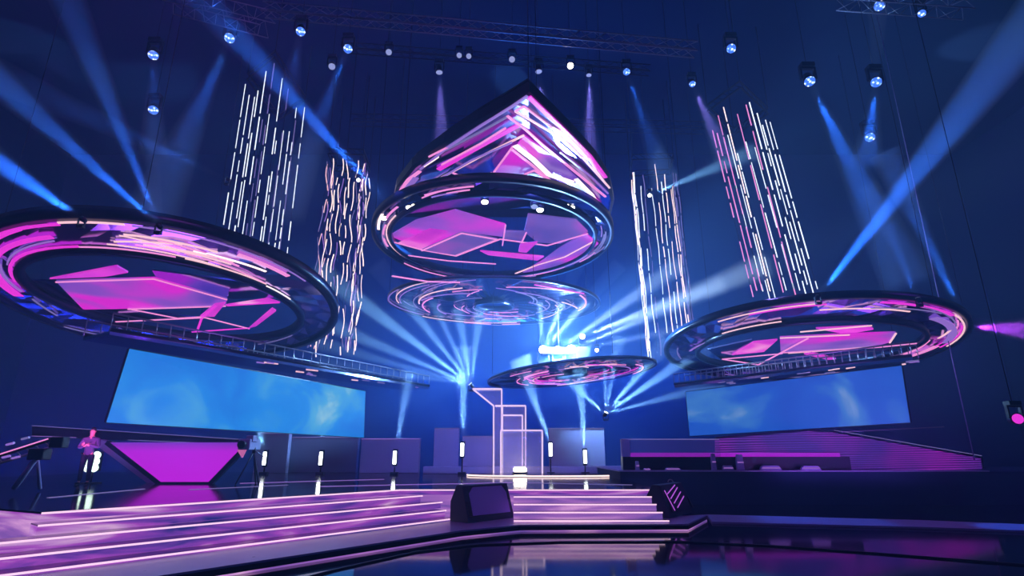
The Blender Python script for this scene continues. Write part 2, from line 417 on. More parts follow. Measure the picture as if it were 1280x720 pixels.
def line(root, c, t, px, m, w=.05, pts=None, dz=0., nm='light_strip'):
    if pts is None:
        c2 = (c[0], c[1], c[2]+dz); pts = [PP(x, y, c2, *t)-Vector(c) for x, y in px]
    mb = MB()
    for a, b in zip(pts, pts[1:]): mb.bar(a, b, w, .04)
    return mb.build(nm, M[m], root)
def rstrips(n, seed, rule, wr=(.03, .09), lr=(10, 38)):
    rr = random.Random(seed); out = []
    for k in range(n):
        g0 = rr.uniform(0, 360); L = rr.uniform(*lr)
        out.append((rr.uniform(.10, .92), g0, g0+L, rr.uniform(*wr), rr.uniform(-.25, .25), rule(g0 % 360, rr)))
    return out

# left disc -- angles: 270 is the near side, 0 the right tip
cL = Vector((-11.86, 19.0, 6.7)); tLo = (.043, -.168); tLi = (-.017, -.102)
def ruleL(g, rr):
    if 170 < g < 262: return rr.choice(['magenta', 'magenta', 'pink', 'violet'])
    if g >= 262 or g < 20: return rr.choice(['peach', 'peach', 'pink', 'violet', 'warmwhite'])
    return rr.choice(['ghost', 'violet', 'ghost'])
stL = [(.93, 232, 268, .10, -.05, 'magenta'), (.93, 268, 286, .07, 0, 'peach'), (.92, 288, 345, .04, 0, 'violet'), (.50, 224, 262, .16, .0, 'magenta'),
       (.12, 205, 268, .09, 0, 'magenta'), (.10, 268, 300, .05, 0, 'pink'), (.5, 190, 222, .3, .05, 'magenta'), (.62, 285, 312, .07, 0, 'peach'),
       (.35, 290, 318, .06, .0, 'peach'), (.45, 305, 330, .08, .1, 'warmwhite'), (.12, 303, 335, .05, 0, 'peach'), (.05, 336, 352, .05, 0, 'warmwhite'),
       (.75, 318, 338, .16, 0, 'pink')]+rstrips(15, 5, ruleL)
dl = hung_disc('hanging_disc', cL, 5.31, tLo, 4.30, tLi, 'large hanging mirrored disc with magenta panels at the left above the wide screen', stL, seed=3)
plate(dl, cL, tLi, [(70, 352), (192, 348), (284, 374), (282, 382), (160, 386), (104, 387)], 'panelpink', dz=.1, edge=('pink', [(0, 1), (1, 2), (3, 4)]), ew=.05)
plate(dl, cL, tLi, [(62, 349), (146, 333), (160, 341), (132, 346)], 'panelhot', dz=.25)
plate(dl, cL, tLi, [(250, 396), (268, 381), (282, 379), (268, 396)], 'panelhot', dz=.0)
plate(dl, cL, tLi, [(282, 382), (335, 374), (350, 379), (300, 381)], 'panelhot', dz=.0)
plate(dl, cL, tLi, [(312, 410), (340, 386), (345, 389), (320, 408)], 'panelhot', dz=-.1)
line(dl, cL, tLi, [(160, 386), (222, 398), (255, 396)], 'pink', .05)
line(dl, cL, tLi, [(130, 403), (256, 397), (312, 411)], 'pink', .05)
line(dl, cL, tLi, [(284, 382), (348, 378)], 'magenta', .06)
line(dl, cL, tLi, [(240, 415), (312, 410)], 'magenta', .05)
line(dl, cL, tLi, [(270, 382), (252, 398), (246, 415)], 'magenta', .08)
plate(dl, cL, tLi, [(30, 350), (70, 352), (104, 387), (60, 372)], 'mirrorb', 'mirror_panel', dz=.15)
plate(dl, cL, tLi, [(190, 338), (300, 352), (345, 372), (290, 374), (196, 348)], 'mirrorb', 'mirror_panel', dz=.3)
plate(dl, cL, tLi, [(104, 388), (160, 387), (250, 398), (150, 402)], 'mirrorb', 'mirror_panel', dz=.2)

# right disc
cR = Vector((11.6, 22.08, 5.7)); tRo = (-.042, -.115); tRi = (-.021, -.053)
def ruleR(g, rr):
    if 285 < g or g < 40: return rr.choice(['magenta', 'pink', 'pink', 'peach'])
    if 190 < g <= 285: return rr.choice(['peach', 'pink', 'violet', 'ghost', 'magenta'])
    return rr.choice(['ghost', 'violet'])
stR = [(.85, 212, 250, .05, 0, 'peach'), (.8, 225, 252, .09, 0, 'magenta'), (.15, 205, 235, .06, 0, 'peach'), (.55, 250, 285, .06, 0, 'peach'),
       (.85, 270, 305, .12, 0, 'magenta'), (.9, 305, 350, .05, 0, 'peach'), (.5, 300, 345, .25, .2, 'violet'), (.6, 350, 380, .2, .0, 'pink'), (.1, 340, 375, .08, .3, 'pink')]+rstrips(16, 9, ruleR)
dr = hung_disc('hanging_disc', cR, 5.23, tRo, 4.07, tRi, 'hanging mirrored disc with magenta panels at the right above the blue screen', stR, rimw=.13, rimh=.2, seed=5)
plate(dr, cR, tRi, [(975, 422), (1062, 418), (1120, 416), (1112, 428), (1095, 433), (985, 441), (976, 442)], 'panelpink', dz=.08, edge=('peach', [(0, 1), (2, 3), (4, 5)]), ew=.05)
plate(dr, cR, tRi, [(915, 444), (942, 428), (972, 425), (955, 440)], 'panelhot', dz=.1)
plate(dr, cR, tRi, [(1020, 411), (1085, 408), (1092, 412), (1058, 418)], 'panelhot', dz=.2)
plate(dr, cR, tRi, [(1015, 441), (1045, 449), (1035, 450), (1005, 443)], 'panelhot', dz=0)
line(dr, cR, tRi, [(1010, 423), (948, 456), (903, 449), (978, 442)], 'pink', .06)
line(dr, cR, tRi, [(978, 441), (1100, 434), (1158, 428)], 'pink', .05)
line(dr, cR, tRi, [(1000, 415), (1090, 407)], 'peach', .06)
plate(dr, cR, tRi, [(885, 437), (940, 425), (915, 444), (950, 456), (905, 452)], 'mirrorb', 'mirror_panel', dz=.15)

# centre ring with pointed canopy
cC = Vector((-.74+.32, 20.72, 9.7)); tC = (.003, -.054)
def ruleC(g, rr):
    if 60 < g < 120: return rr.choice(['pink', 'magenta', 'violet'])
    return rr.choice(['pink', 'violet', 'ghost', 'ghost'])
stC = [(.2, 150, 215, .05, 0, 'peach'), (.7, 195, 212, .10, .2, 'warmwhite'), (.2, 20, 80, .06, .3, 'pink'), (.1, 10, 60, .08, 0, 'pink'), (.6, 65, 110, .06, -.1, 'violet'), (.9, 110, 150, .05, 0, 'pink')]+rstrips(14, 12, ruleC)
cC.x = -.74
dc = hung_disc('hanging_ring', cC, 4.60, tC, 4.02, (.003, -.03), 'central hanging mirrored ring with round lamps below the pointed pink canopy', stC, rimw=.10, rimh=.26, seed=8, mir='mirrord')
tCi = (.003, -.03)
plate(dc, cC, tCi, [(487, 295), (520, 276), (569, 263), (632, 281), (628, 296), (575, 290), (530, 313)], 'panelpink', dz=.3)
plate(dc, cC, tCi, [(497, 305), (537, 287), (560, 290), (528, 312)], 'panelhot', dz=.1)
plate(dc, cC, tCi, [(527, 313), (577, 291), (622, 299), (570, 319)], 'panelviol', dz=.0, edge=('pink', [(0, 1), (1, 2), (2, 3)]), ew=.06)
plate(dc, cC, tCi, [(600, 314), (680, 321), (672, 326), (610, 319)], 'panelhot', dz=-.1)
plate(dc, cC, tCi, [(650, 306), (672, 303), (658, 316), (648, 315)], 'panelhot', dz=-.1)
plate(dc, cC, tCi, [(700, 310), (732, 292), (748, 305), (730, 320), (690, 335), (640, 349), (680, 325)], 'panelpink', dz=.0)
plate(dc, cC, tCi, [(632, 289), (658, 290), (652, 303), (630, 300)], 'panelviol', dz=.1, edge=('pink', [(1, 2)]))
plate(dc, cC, tCi, [(660, 268), (720, 275), (735, 290), (700, 305), (672, 303), (655, 290)], 'panelviol', dz=.4)
line(dc, cC, tCi, [(486, 301), (530, 313), (570, 320), (625, 299), (684, 307), (735, 292)], 'pink', .055)
line(dc, cC, tCi, [(632, 281), (628, 307)], 'pink', .05)
line(dc, cC, tCi, [(624, 350), (672, 331), (706, 321), (745, 300)], 'peach', .07)
line(dc, cC, tCi, [(500, 318), (560, 326), (620, 330)], 'pink', .05)
for x, y in ((480, 272), (512, 259), (519, 257), (606, 252), (675, 262), (707, 257), (714, 259), (668, 258)):
    g = PP(x, y, (cC.x, cC.y, cC.z), *tC)-cC
    lp = MB().tube([g+Vector((0, 0, .15)), g+Vector((0, -.03, -.02))], .14, 16).build('lamp_housing', M['black'], dc)
    MB().tube([g+Vector((0, -.03, -.021)), g+Vector((0, -.035, -.035))], .115, 16).build('lens', M['lensw'] if x != 668 else M['lensdim'], lp)

# pointed canopy
cK = Vector((-.3, 16.5, 10.5)); tK = (0, 0)
out = [(660, 118), (640, 130), (600, 153), (560, 179), (520, 208), (500, 232), (492, 262), (500, 270), (760, 270), (764, 250), (758, 226), (740, 200), (710, 167), (680, 138)]
kn = empty('pointed_canopy', cK, 'pointed mirrored canopy with nested pink chevron lines above the central ring', 'lighting canopy')
OP = [PP(x, y, cK, 0, 0)-cK for x, y in out]
ridge = [PP(x, y, (cK.x, cK.y, cK.z+.9), 0, 0)-cK+Vector((0, 0, .9-.9)) for x, y in ((655, 170), (652, 240))]
# two sloping mirrored faces meeting in a shallow ridge
rA, rB = OP[0], (OP[7]+OP[8])/2+Vector((.9, 0, .35))
mid = (rA+rB)/2+Vector((.1, 0, .05))
for nm, seq in (('mirror_face', [OP[i] for i in range(0, 8)]+[rB, mid]), ('mirror_face', [rB]+[OP[i] for i in range(8, 14)]+[OP[0], mid])):
    cen = sum(seq, Vector())/len(seq); mb = MB(); n = len(seq)
    vs = [cen]+seq; mb.add(vs+[v+Vector((0, 0, .06)) for v in vs], [(0, 1+i, 1+(i+1) % n) for i in range(n)]+[(n+1, n+2+(i+1) % n, n+2+i) for i in range(n)]+[(1+i, n+2+i, n+2+(i+1) % n, 1+(i+1) % n) for i in range(n)])
    mb.build(nm, M['mirrorv'], kn)
mb = MB(); loop = OP; n = len(loop); cen = sum(loop, Vector())/n
vs = []
for p in loop:
    o_ = (p-cen); o_.z = 0; o_.normalize()
    vs += [p+Vector((0, 0, -.05)), p+o_*.14+Vector((0, 0, 0)), p+o_*.14+Vector((0, 0, .30)), p+Vector((0, 0, .30))]
fs = []
for i in range(n):
    a = i*4; b = ((i+1) % n)*4
    fs += [(a+k, a+(k+1) % 4, b+(k+1) % 4, b+k) for k in range(4)]
mb.add(vs, fs).build('rim', M['rim'], kn)
MB().prism([p+Vector((0, 0, .44)) for p in OP], (0, 0, .05)).build('top_cover', M['rim'], kn)
for px, m, w, dz in [
    ([(661, 121), (700, 158), (737, 195), (757, 222)], 'magenta', .13, -.10), ([(659, 120), (640, 133), (600, 158), (560, 184), (525, 212)], 'violet', .07, -.10),
    ([(644, 139), (680, 160), (713, 180), (762, 235)], 'peach', .06, -.10), ([(644, 139), (655, 133), (690, 160), (727, 196)], 'pink', .05, -.12),
    ([(634, 145), (656, 161), (678, 181), (757, 246)], 'pink', .08, -.10), ([(525, 236), (548, 224), (600, 196), (655, 169)], 'peach', .06, -.10),
    ([(548, 212), (585, 191), (647, 157)], 'magenta', .16, -.12), ([(552, 206), (600, 180), (632, 160)], 'pink', .05, -.14), ([(535, 232), (590, 200), (640, 178)], 'violet', .05, -.14),
    ([(556, 188), (600, 165), (634, 146)], 'ghost', .06, -.1), ([(644, 182), (666, 199), (687, 219), (716, 228)], 'warmwhite', .17, -.2),
    ([(640, 187), (662, 204), (700, 236), (716, 244)], 'pink', .08, -.2), ([(617, 216), (641, 183)], 'pink', .05, -.16), ([(652, 226), (656, 218), (668, 213), (700, 236)], 'pink', .06, -.22),
    ([(566, 216), (592, 228), (615, 216)], 'pink', .06, -.16), ([(720, 224), (740, 244), (748, 258)], 'warmwhite', .14, -.16),
    ([(700, 190), (740, 222), (760, 242)], 'violet', .05, -.12), ([(690, 160), (700, 165)], 'warmwhite', .09, -.14), ([(736, 198), (745, 213), (756, 228)], 'peach', .05, -.2),
    ([(498, 243), (510, 225), (525, 214)], 'pink', .12, -.1), ([(500, 246), (520, 222)], 'violet', .2, -.12), ([(536, 196), (560, 184)], 'pink', .05, -.1), ([(530, 208), (548, 196)], 'warmwhite', .05, -.1)]:
    line(kn, cK, (0, 0), px, m, w, dz=dz)
plate(kn, cK, (0, 0), [(647, 181), (655, 170), (690, 194), (722, 224), (752, 256), (720, 246), (690, 218)], 'panelpink', dz=-.06)
plate(kn, cK, (0, 0), [(616, 216), (640, 186), (690, 230), (700, 246), (640, 240), (622, 230)], 'panelpink', dz=-.08)
plate(kn, cK, (0, 0), [(655, 220), (668, 214), (700, 238), (662, 236)], 'panelviol', dz=-.16)
plate(kn, cK, (0, 0), [(505, 240), (528, 214), (580, 190), (560, 214), (530, 232)], 'mirrorb', 'mirror_panel', dz=-.07)
for (x, y) in ((661, 118), (500, 250), (760, 250)):
    q = PP(x, y, cK, 0, 0)-cK; MB().tube([q+Vector((0, .2, .4)), q+Vector((0, .2, 10.4))], .014, 5).build('suspension_cable', M['black'], kn)

# two further rings behind
c4 = Vector((-.84, 25.8, 8.4)); t4 = (-.016, .033)
def rule4(g, rr): return rr.choice(['violet', 'pink', 'ghost', 'violet', 'peach'])
d4 = hung_disc('hanging_ring', c4, 4.94, t4, .9, t4, 'hazy violet mirrored ring hanging behind and below the central ring', rstrips(40, 21, rule4, (.02, .08), (20, 70)), rimw=.05, rimh=.1, seed=11, mir='mirrord')
line(d4, c4, t4, [(490, 345), (535, 352), (575, 353)], 'pink', .08, dz=-.05)
line(d4, c4, t4, [(580, 403), (620, 406), (650, 405)], 'pink', .08)
line(d4, c4, t4, [(668, 356), (730, 367)], 'magenta', .05)
c5 = Vector((2.73, 25.85, 5.1)); t5 = (.098, -.019)
d5 = hung_disc('hanging_ring', c5, 3.82, t5, .7, t5, 'small violet streaked ring hanging below the brightest white lamps', rstrips(34, 31, lambda g, rr: rr.choice(['pink', 'pink', 'peach', 'violet', 'magenta']), (.02, .07), (15, 60)), rimw=.04, rimh=.08, seed=13, mir='mirrord')

# ------------------------------------------------------------------ tube columns
def column(label, corners, ztop, pyb, m_for, n_side=5, lean=(0, 0), wavy=0., seed=1, rad=.03, gap=(.04, .22), seg=(.5, 2.3), topdrop=.6, thick=None):
    """curtain of hanging light tubes around a four-sided plan"""
    rr = random.Random(seed)
    cen = Vector((sum(c[0] for c in corners)/4, sum(c[1] for c in corners)/4, ztop))
    root = empty('tube_column', cen, label, 'light column')
    fr = MB()
    for i in range(4):
        a, b = corners[i], corners[(i+1) % 4]
        for z in (ztop+.25, ztop+.55): fr.bar(Vector((*a, z))-cen, Vector((*b, z))-cen, .06, .06)
        for k in range(6):
            p = Vector((*a, 0)).lerp(Vector((*b, 0)), k/6); q = Vector((*a, 0)).lerp(Vector((*b, 0)), (k+1)/6)
            fr.bar(Vector((p.x, p.y, ztop+.25))-cen, Vector((q.x, q.y, ztop+.55))-cen, .03, .03)
    fr.build('top_frame', M['black'], root)
    for i in range(4):
        a, b = corners[i], corners[(i+1) % 4]
        MB().tube([Vector((*a, ztop+.55))-cen, Vector((*a, 20.95))-cen], .02, 5).build('suspension_cable', M['black'], root)
        for k in range(n_side):
            s = (k+rr.uniform(-.2, .2))/n_side
            x = a[0]+(b[0]-a[0])*s; y = a[1]+(b[1]-a[1])*s
            z = ztop-rr.uniform(0, topdrop)
            zb = P(640, pyb+rr.uniform(-6, 8), y).z
            mb = MB(); wires = MB(); z0 = z; ph = rr.uniform(0, 6); sgn = rr.uniform(.6, 1.4)
            def off(zz):
                u = (ztop-zz)/(ztop-zb)
                wx = wavy*math.sin(zz*1.3*sgn+ph)*.5+wavy*.5*math.sin(zz*3.1+ph*2)
                return Vector((x+lean[0]*u+wx, y+lean[1]*u+wavy*.5*math.cos(zz*1.7+ph), zz))-cen
            while z > zb:
                L = rr.uniform(*seg); ze = max(zb, z-L)
                r = rad*rr.uniform(.75, 1.15)
                nn_ = max(1, int((z-ze)/.25)) if wavy else 1
                mb.tube([off(z+(ze-z)*q/nn_) for q in range(nn_+1)], r, 6)
                z = ze-rr.uniform(*gap)
                if rr.random() < .25: z -= rr.uniform(.3, 1.0)
            t = mb.build('light_tube', M[m_for(i, k, rr)], root)
            nn_ = 16 if wavy else 1
            wires.tube([off(z0+.0+(zb-z0)*q/nn_) for q in range(nn_+1)], rad*.45, 5)
            wires.v = [v+Vector((0, rad*.9, 0)) for v in wires.v]
            wires.build('tube_carrier', M['black'], t)
    return root
column('tall outer column of white light tubes rising behind the left disc', [(-10.05, 20.), (-11.9, 21.5), (-11.75, 24.7), (-9.9, 23.2)], 17.5, 322,
       lambda i, k, rr: rr.choice(['white', 'white', 'white', 'ghost']), 4, seed=4, topdrop=1.0, rad=.022, gap=(.1, .35))
column('outer column of white and pink light tubes behind the right disc', [(9.5, 20), (8.7, 21.7), (10.6, 23.6), (11.5, 21.9)], 16., 366,
       lambda i, k, rr: rr.choice(['pink', 'warmwhite', 'pink']) if i in (0,) else ('white' if i != 1 else rr.choice(['pink', 'white'])), 4, lean=(.95, 0), seed=14, topdrop=.9, rad=.022, gap=(.1, .35))
column('inner left column of rippled mirrored light tubes beside the central ring', [(-9.35, 25.4), (-9.5, 27.2), (-7.7, 27.3), (-7.6, 25.5)], 16.0, 438,
       lambda i, k, rr: rr.choice(['warmwhite', 'ghost', 'peach', 'violet', 'warmwhite']), 5, wavy=.11, seed=24, rad=.024, seg=(.4, 1.7), gap=(.1, .5), topdrop=.2)
column('inner right column of white light tubes beside the central ring', [(6.25, 26), (6.5, 27.8), (8.6, 27.6), (8.35, 25.9)], 16.0, 446,
       lambda i, k, rr: rr.choice(['white', 'white', 'ghost', 'warmwhite']), 4, wavy=.03, seed=34, rad=.022, lean=(.25, 0), topdrop=.8)
# mirror sheets inside the inner left column
# ------------------------------------------------------------------ screens
def screen(label, TLp, TRp, BRp, BLp, Yl, Yr, m):
    q = [P(*TLp, Yl), P(*TRp, Yr), P(*BRp, Yr), P(*BLp, Yl)]
    c = sum(q, Vector())/4; root = empty('led_screen', (c.x, c.y, min(v.z for v in q)), label, 'screen')
    o = root.location; n = (q[1]-q[0]).cross(q[3]-q[0]).normalized(); n = n if n.y > 0 else -n
    MB().prism([v-o+n*.02 for v in q], n*.12).build('housing', M['black'], root)
    MB().prism([v-o for v in q], n*.015).build('display', M[m], root)
    fr = MB()
    for a, b in ((0, 1), (1, 2), (2, 3), (3, 0)): fr.bar(q[a]-o+n*.03, q[b]-o+n*.03, .05, .05)
    fr.build('frame', M['black'], root)
    return root
screen('wide cyan blue video screen below the left hanging disc', (162, 436), (457, 489), (455, 547), (133, 528), 16, 25, 'scrL')
screen('wide deep blue video screen below the right hanging disc', (857, 490), (1127, 457), (1138, 528), (862, 545), 24, 19, 'scrR')

# ------------------------------------------------------------------ box trusses
def truss(name, p, q, h, n, label, m='truss', r=.03, depth=None, group=None):
    p, q = Vector(p), Vector(q); c = (p+q)/2; d = (q-p).normalized(); sd = d.cross(Vector((0, 0, 1))).normalized(); up = sd.cross(d)
    dp = depth or h
    cs = [sd*(i*dp/2)+up*(j*h/2) for i, j in ((-1, -1), (1, -1), (1, 1), (-1, 1))]
    root = empty(name, c, label, 'truss', group)
    mb = MB()
    for k in cs: mb.tube([p-c+k, q-c+k], r, 6)
    mb.build('chord', M[m], root)
    mb = MB(); L = (q-p)
    for i in range(n):
        a = p-c+L*(i/n); b = p-c+L*((i+1)/n)
        for s in range(4):
            k1, k2 = cs[s], cs[(s+1) % 4]
            if i % 2: k1, k2 = k2, k1
            mb.tube([a+k1, b+k2], r*.55, 4)
    mb.build('lattice', M[m], root)
    return root
truss('lighting_truss', P(330, 12, 17.5), P(870, 62, 17.5), .40, 34, 'long lattice truss crossing the top of the stage above the pointed canopy')
truss('lighting_truss', P(436, 60, 19), P(812, 88, 19), .3, 26, 'lower lighting bar carrying small lamps beneath the long top truss', 'black', .022)
truss('lighting_truss', P(215, 0, 15), P(335, 30, 15), .6, 9, 'short lattice truss at the top left of the stage', 'truss', .018)
truss('lighting_truss', P(1050, -2, 15), P(1210, 10, 15), .5, 10, 'short lattice truss at the top right of the stage', 'truss', .02)
truss('lighting_truss', P(440, 150, 28), P(880, 160, 28), .5, 24, 'dim truss in the haze behind the pointed canopy', 'black', .03)
def rig_beam(label, pa, pb, Ya, Yb, w, seed):
    a, b = P(*pa, Ya), P(*pb, Yb); c = (a+b)/2; root = empty('rigging_bridge', c, label, 'rigging')
    d = (b-a).normalized(); sd = Vector((d.y, -d.x, 0)).normalized()
    mb = MB(); mb.bar(a-c, b-c, w, .10); mb.build('underside', M['mirrorb'], root)
    mb = MB()
    for s in (-1, 1): mb.tube([a-c+sd*w/2*s+Vector((0, 0, .1)), b-c+sd*w/2*s+Vector((0, 0, .1))], .06, 6)
    mb.build('rail', M['rim'], root)
    rr = random.Random(seed); mb = MB(); L = b-a; n = 34
    for i in range(n+1):
        p = a-c+L*(i/n)
        for s in (-1, 1): mb.tube([p+sd*w/2*s+Vector((0, 0, .1)), p+sd*w/2*s+Vector((0, 0, .55))], .018, 4)
    for s in (-1, 1): mb.tube([a-c+sd*w/2*s+Vector((0, 0, .55)), b-c+sd*w/2*s+Vector((0, 0, .55))], .03, 5)
    mb.build('railing', M['truss'], root)
    for i in range(12):
        p = a-c+L*rr.uniform(.02, .98)+sd*rr.uniform(-w/2, w/2)-Vector((0, 0, .06))
        e = sd.lerp(d, rr.uniform(.6, 1)).normalized()*rr.uniform(.1, .5)
        MB().bar(p, p+e, .04, .03).build('light_strip', M[rr.choice(['ghost', 'violet', 'ghost', 'peach'])], root)
    return root
rig_beam('dark rigging bridge running above the top edge of the left screen', (120, 420), (520, 486), 15.6, 27, 1.6, 2)
rig_beam('dark rigging bridge running above the top edge of the right screen', (850, 484), (1145, 450), 25, 18.6, .9, 3)

# ------------------------------------------------------------------ moving lights with their beams
def fixture_mesh():
    head = MB(); head.tube([(0, 0, .26), (0, 0, .22), (0, 0, .02), (0, 0, -.10)], [.07, .13, .14, .17], 14)
    lens = MB(); lens.tube([(0, 0, -.101), (0, 0, -.115)], .145, 18)
    yoke = MB(); yoke.bar((-.20, 0, .02), (-.20, 0, .38), .05, .10); yoke.bar((.20, 0, .02), (.20, 0, .38), .05, .10); yoke.bar((-.225, 0, .38), (.225, 0, .38), .10, .05)
    base = MB().box((-.18, -.12, .41), (.18, .12, .53))
    return head, lens, yoke, base
protos = {}
LIGHTS = []
BEAMK = 3.0
def spot(root, d, col, W, half, off=.16, soft=.06):
    l = bpy.data.lights.new('beam_lamp', 'SPOT'); l.energy = W; l.color = col
    l.spot_size = half*2.0; l.spot_blend = .35; l.shadow_soft_size = soft
    o = bpy.data.objects.new('beam_lamp', l); COL.objects.link(o); o.parent = root
    o.location = d*off; o.rotation_euler = d.to_track_quat('-Z', 'Y').to_euler()
def cone(root, d, L, half, r0=.08):
    n = 20; q = d.to_track_quat('-Z', 'Y'); r1 = r0+L*math.tan(half)*.98
    mb = MB(); vs = []
    for r, z in ((r0, -.13), (r1, -L)):
        vs += [q@Vector((r*math.cos(k*2*math.pi/n), r*math.sin(k*2*math.pi/n), z)) for k in range(n)]
    mb.add(vs, [(k, k+n, (k+1) % n+n, (k+1) % n) for k in range(n)]+[tuple(range(n)), tuple(range(2*n-1, n-1, -1))], True)
    return mb.build('light_beam', M['beam'], root)
BLUE = (.02, .16, 1.); ICE = (.20, .52, 1.); PALE = (.40, .62, 1.); VIO = (.28, .22, 1.)
def moving(px, py, Y, label, beams, lens='lens', sc=1., up=False, face=None, group=None, name='moving_light', cat='stage light'):
    """beams: list of (end px, end py, end Y, half width px at end, brightness, colour)"""
    p = P(px, py, Y); root = empty(name, p, label, cat, group)
    dirs = []
    for (ex, ey, eY, hw, br, col) in beams:
        e = P(ex, ey, eY); v = e-p; L = v.length; d = v.normalized()
        zc = ct*e.y+(e.z-EYE)*st; half = math.atan(max(.02, hw*zc/F)/L)
        dirs.append(d)
        spot(root, d, col, br*(2.0 if col in (ICE, PALE) else .95)*900*BEAMK*L*max(.3, math.tan(half)*12), half, .38*sc+.02)
        cone(root, d, L*(1.0 if up else 1.5), half)
    if face is not None: f = Vector(face).normalized()
    elif dirs: f = sum(dirs, Vector()).normalized()
    else: f = Vector((0, -.6, -.8))
    R = f.to_track_quat('-Z', 'Y').to_matrix()
    head, le, yoke, base = fixture_mesh()
    def put(mb, nm, m, rot=True, par=None, flip=False):
        for i, v in enumerate(mb.v):
            v = v*sc
            if rot: v = R@v
            elif flip: v = Vector((v.x, v.y, -v.z))
            mb.v[i] = v
        return mb.build(nm, m, par or root)
    h = put(head, 'head', M['black']); put(le, 'lens', M['lensc' if lens in ('lens', 'lensb') and not up and py < 200 else lens], True, h)
    if not up and p.z < 20: MB().tube([(0, 0, .5*sc), (0, 0, 20.97-p.z)], .010, 4).build('hanging_cable', M['black'], root)
    put(yoke, 'yoke', M['black'], False, None, up); put(base, 'base', M['black'], False, None, up)
    return root
tc_ = lambda px, py, Y: (Vector((0, 0, EYE))-P(px, py, Y)).normalized()
def toward(px, py, Y, v, k=.6): return (tc_(px, py, Y)*k+Vector(v)*(1-k))
# upper lamps
moving(192, 67, 16, 'upper of two blue stage lights hanging one above the other at far left', [(192, 150, 15, 9, .35, BLUE)], 'lens', 1.1, face=toward(192, 67, 16, (0, 0, -1), .5))
moving(192, 136, 16, 'lower of two blue stage lights hanging one above the other at far left', [(190, 240, 15.5, 8, .12, BLUE)], 'lens', 1., face=toward(192, 136, 16, (0, 0, -1), .6))
moving(288, 46, 15.5, 'blue stage light above the outer left column aiming down left', [(225, 190, 15, 18, .35, BLUE)], 'lensb', 1.1, face=toward(288, 46, 15, (-.4, 0, -1), .6))
moving(376, 38, 15.5, 'blue stage light at the top right of the outer left column', [(366, 90, 15, 8, .2, BLUE)], 'lens', 1., face=toward(376, 38, 15, (0, 0, -1), .6))
moving(435, 60, 16, 'bright blue stage light left of the lower lighting bar', [(385, 190, 15, 15, .35, BLUE)], 'lens', 1., face=toward(435, 60, 16, (0, 0, -1), .7))
moving(415, 82, 17, 'faint blue stage light below the bright one left of the lighting bar', [], 'lensdim', .8, face=toward(415, 82, 17, (0, 0, -1), .6))
moving(549, 88, 19, 'dim stage light under the left half of the lighting bar', [(553, 190, 19, 14, .35, VIO)], 'lensdim', .9)
moving(673, 87, 19, 'dim stage light under the lighting bar right above the canopy tip', [(680, 150, 19, 11, .25, VIO)], 'lensdim', .9)
moving(736, 92, 19, 'dim stage light under the right half of the lighting bar', [(738, 210, 19, 14, .5, VIO)], 'lensdim', .7)
moving(783, 89, 18.5, 'blue stage light at the right end of the lighting bar', [(815, 180, 18, 10, .4, BLUE)], 'lensb', .9, face=toward(783, 89, 18, (.2, 0, -1), .7))
moving(865, 104, 18, 'blue stage light left of the outer right column', [(893, 165, 18, 9, .35, VIO)], 'lensb', .8, face=toward(865, 104, 18, (.3, 0, -1), .6))
moving(914, 60, 15.5, 'bright white stage light above the outer right column', [], 'lens', 1., face=toward(914, 60, 15, (0, 0, -1), .8))
moving(1011, 100, 15, 'blue stage light at upper right aiming down right with visible beam', [(1090, 260, 14.5, 18, .9, BLUE)], 'lensb', 1.1, face=toward(1011, 100, 15, (.4, 0, -1), .6))
moving(1095, 102, 15, 'middle of three stage lights hanging in a line at upper right', [(1087, 170, 15, 11, .5, BLUE), (1098, -20, 15, 12, .5, BLUE)], 'lens', 1.05, face=toward(1095, 102, 15, (0, 0, -1), .8))
moving(1087, 170, 15.3, 'lowest of three stage lights hanging in a line at upper right', [], 'lens', .95, face=toward(1087, 170, 15, (0, 0, -1), .6))
moving(1099, 6, 15, 'topmost of three stage lights hanging in a line at upper right', [], 'lensb', 1.1, face=toward(1099, 6, 15, (0, 0, -1), .7))
moving(1152, 16, 15, 'small violet stage light on the short truss at top right', [], 'lensb', .8, face=toward(1152, 16, 15, (0, 0, -1), .7))
moving(1270, 524, 12, 'magenta stage light at the right edge of the hall', [(1300, 518, 12, 10, .5, (.6, .05, 1))], 'magenta', .7, face=toward(1268, 524, 12, (1, 0, .2), .7))
for x, y, s, l, w in ((486, 65, .8, 'lensdim', 'leftmost'), (574, 69, .7, 'lensdim', 'second'), (586, 70, .7, 'lensdim', 'third'), (640, 74, .8, 'lensdim', 'fourth'), (713, 82, .8, 'lensw', 'warm glowing fifth')):
    moving(x, y, 18.7, w+' small round lamp from the left on the lower lighting bar', [], l, s, face=toward(x, y, 18.7, (0, 0, -1), .9), group='small lamps on the lower lighting bar')
# beams rising from the discs
moving(103, 274, 13.3, 'small moving light on the near rim of the left disc with beam to upper left', [(-60, 165, 13, 22, 1.3, BLUE)], 'lens', .45, up=True)
moving(199, 282, 13.4, 'right hand moving light on the near rim of the left disc with two beams', [(-60, 50, 13, 22, 1.5, BLUE), (60, -60, 13.5, 22, 1.0, BLUE)], 'lens', .45, up=True)
moving(487, 257, 18.2, 'moving light on the left rim of the central ring with long beam up left', [(200, -60, 14, 26, 2.2, BLUE)], 'lens', .5, up=True)
moving(284, 224, 21, 'faint moving light inside the outer left column beaming up left', [(-80, 60, 17, 26, .3, BLUE)], 'lensdim', .5, up=True)
moving(448, 225, 25.2, 'small bright lamp hung on the inner left column', [], 'lens', .6, face=toward(448, 225, 25, (0, 0, -1), .9))
moving(812, 244, 25.5, 'small bright lamp hung on the inner right column with beam to the right', [(900, 207, 25, 8, .7, ICE)], 'lensw', .6, face=toward(812, 244, 25, (0, 0, -1), .9))
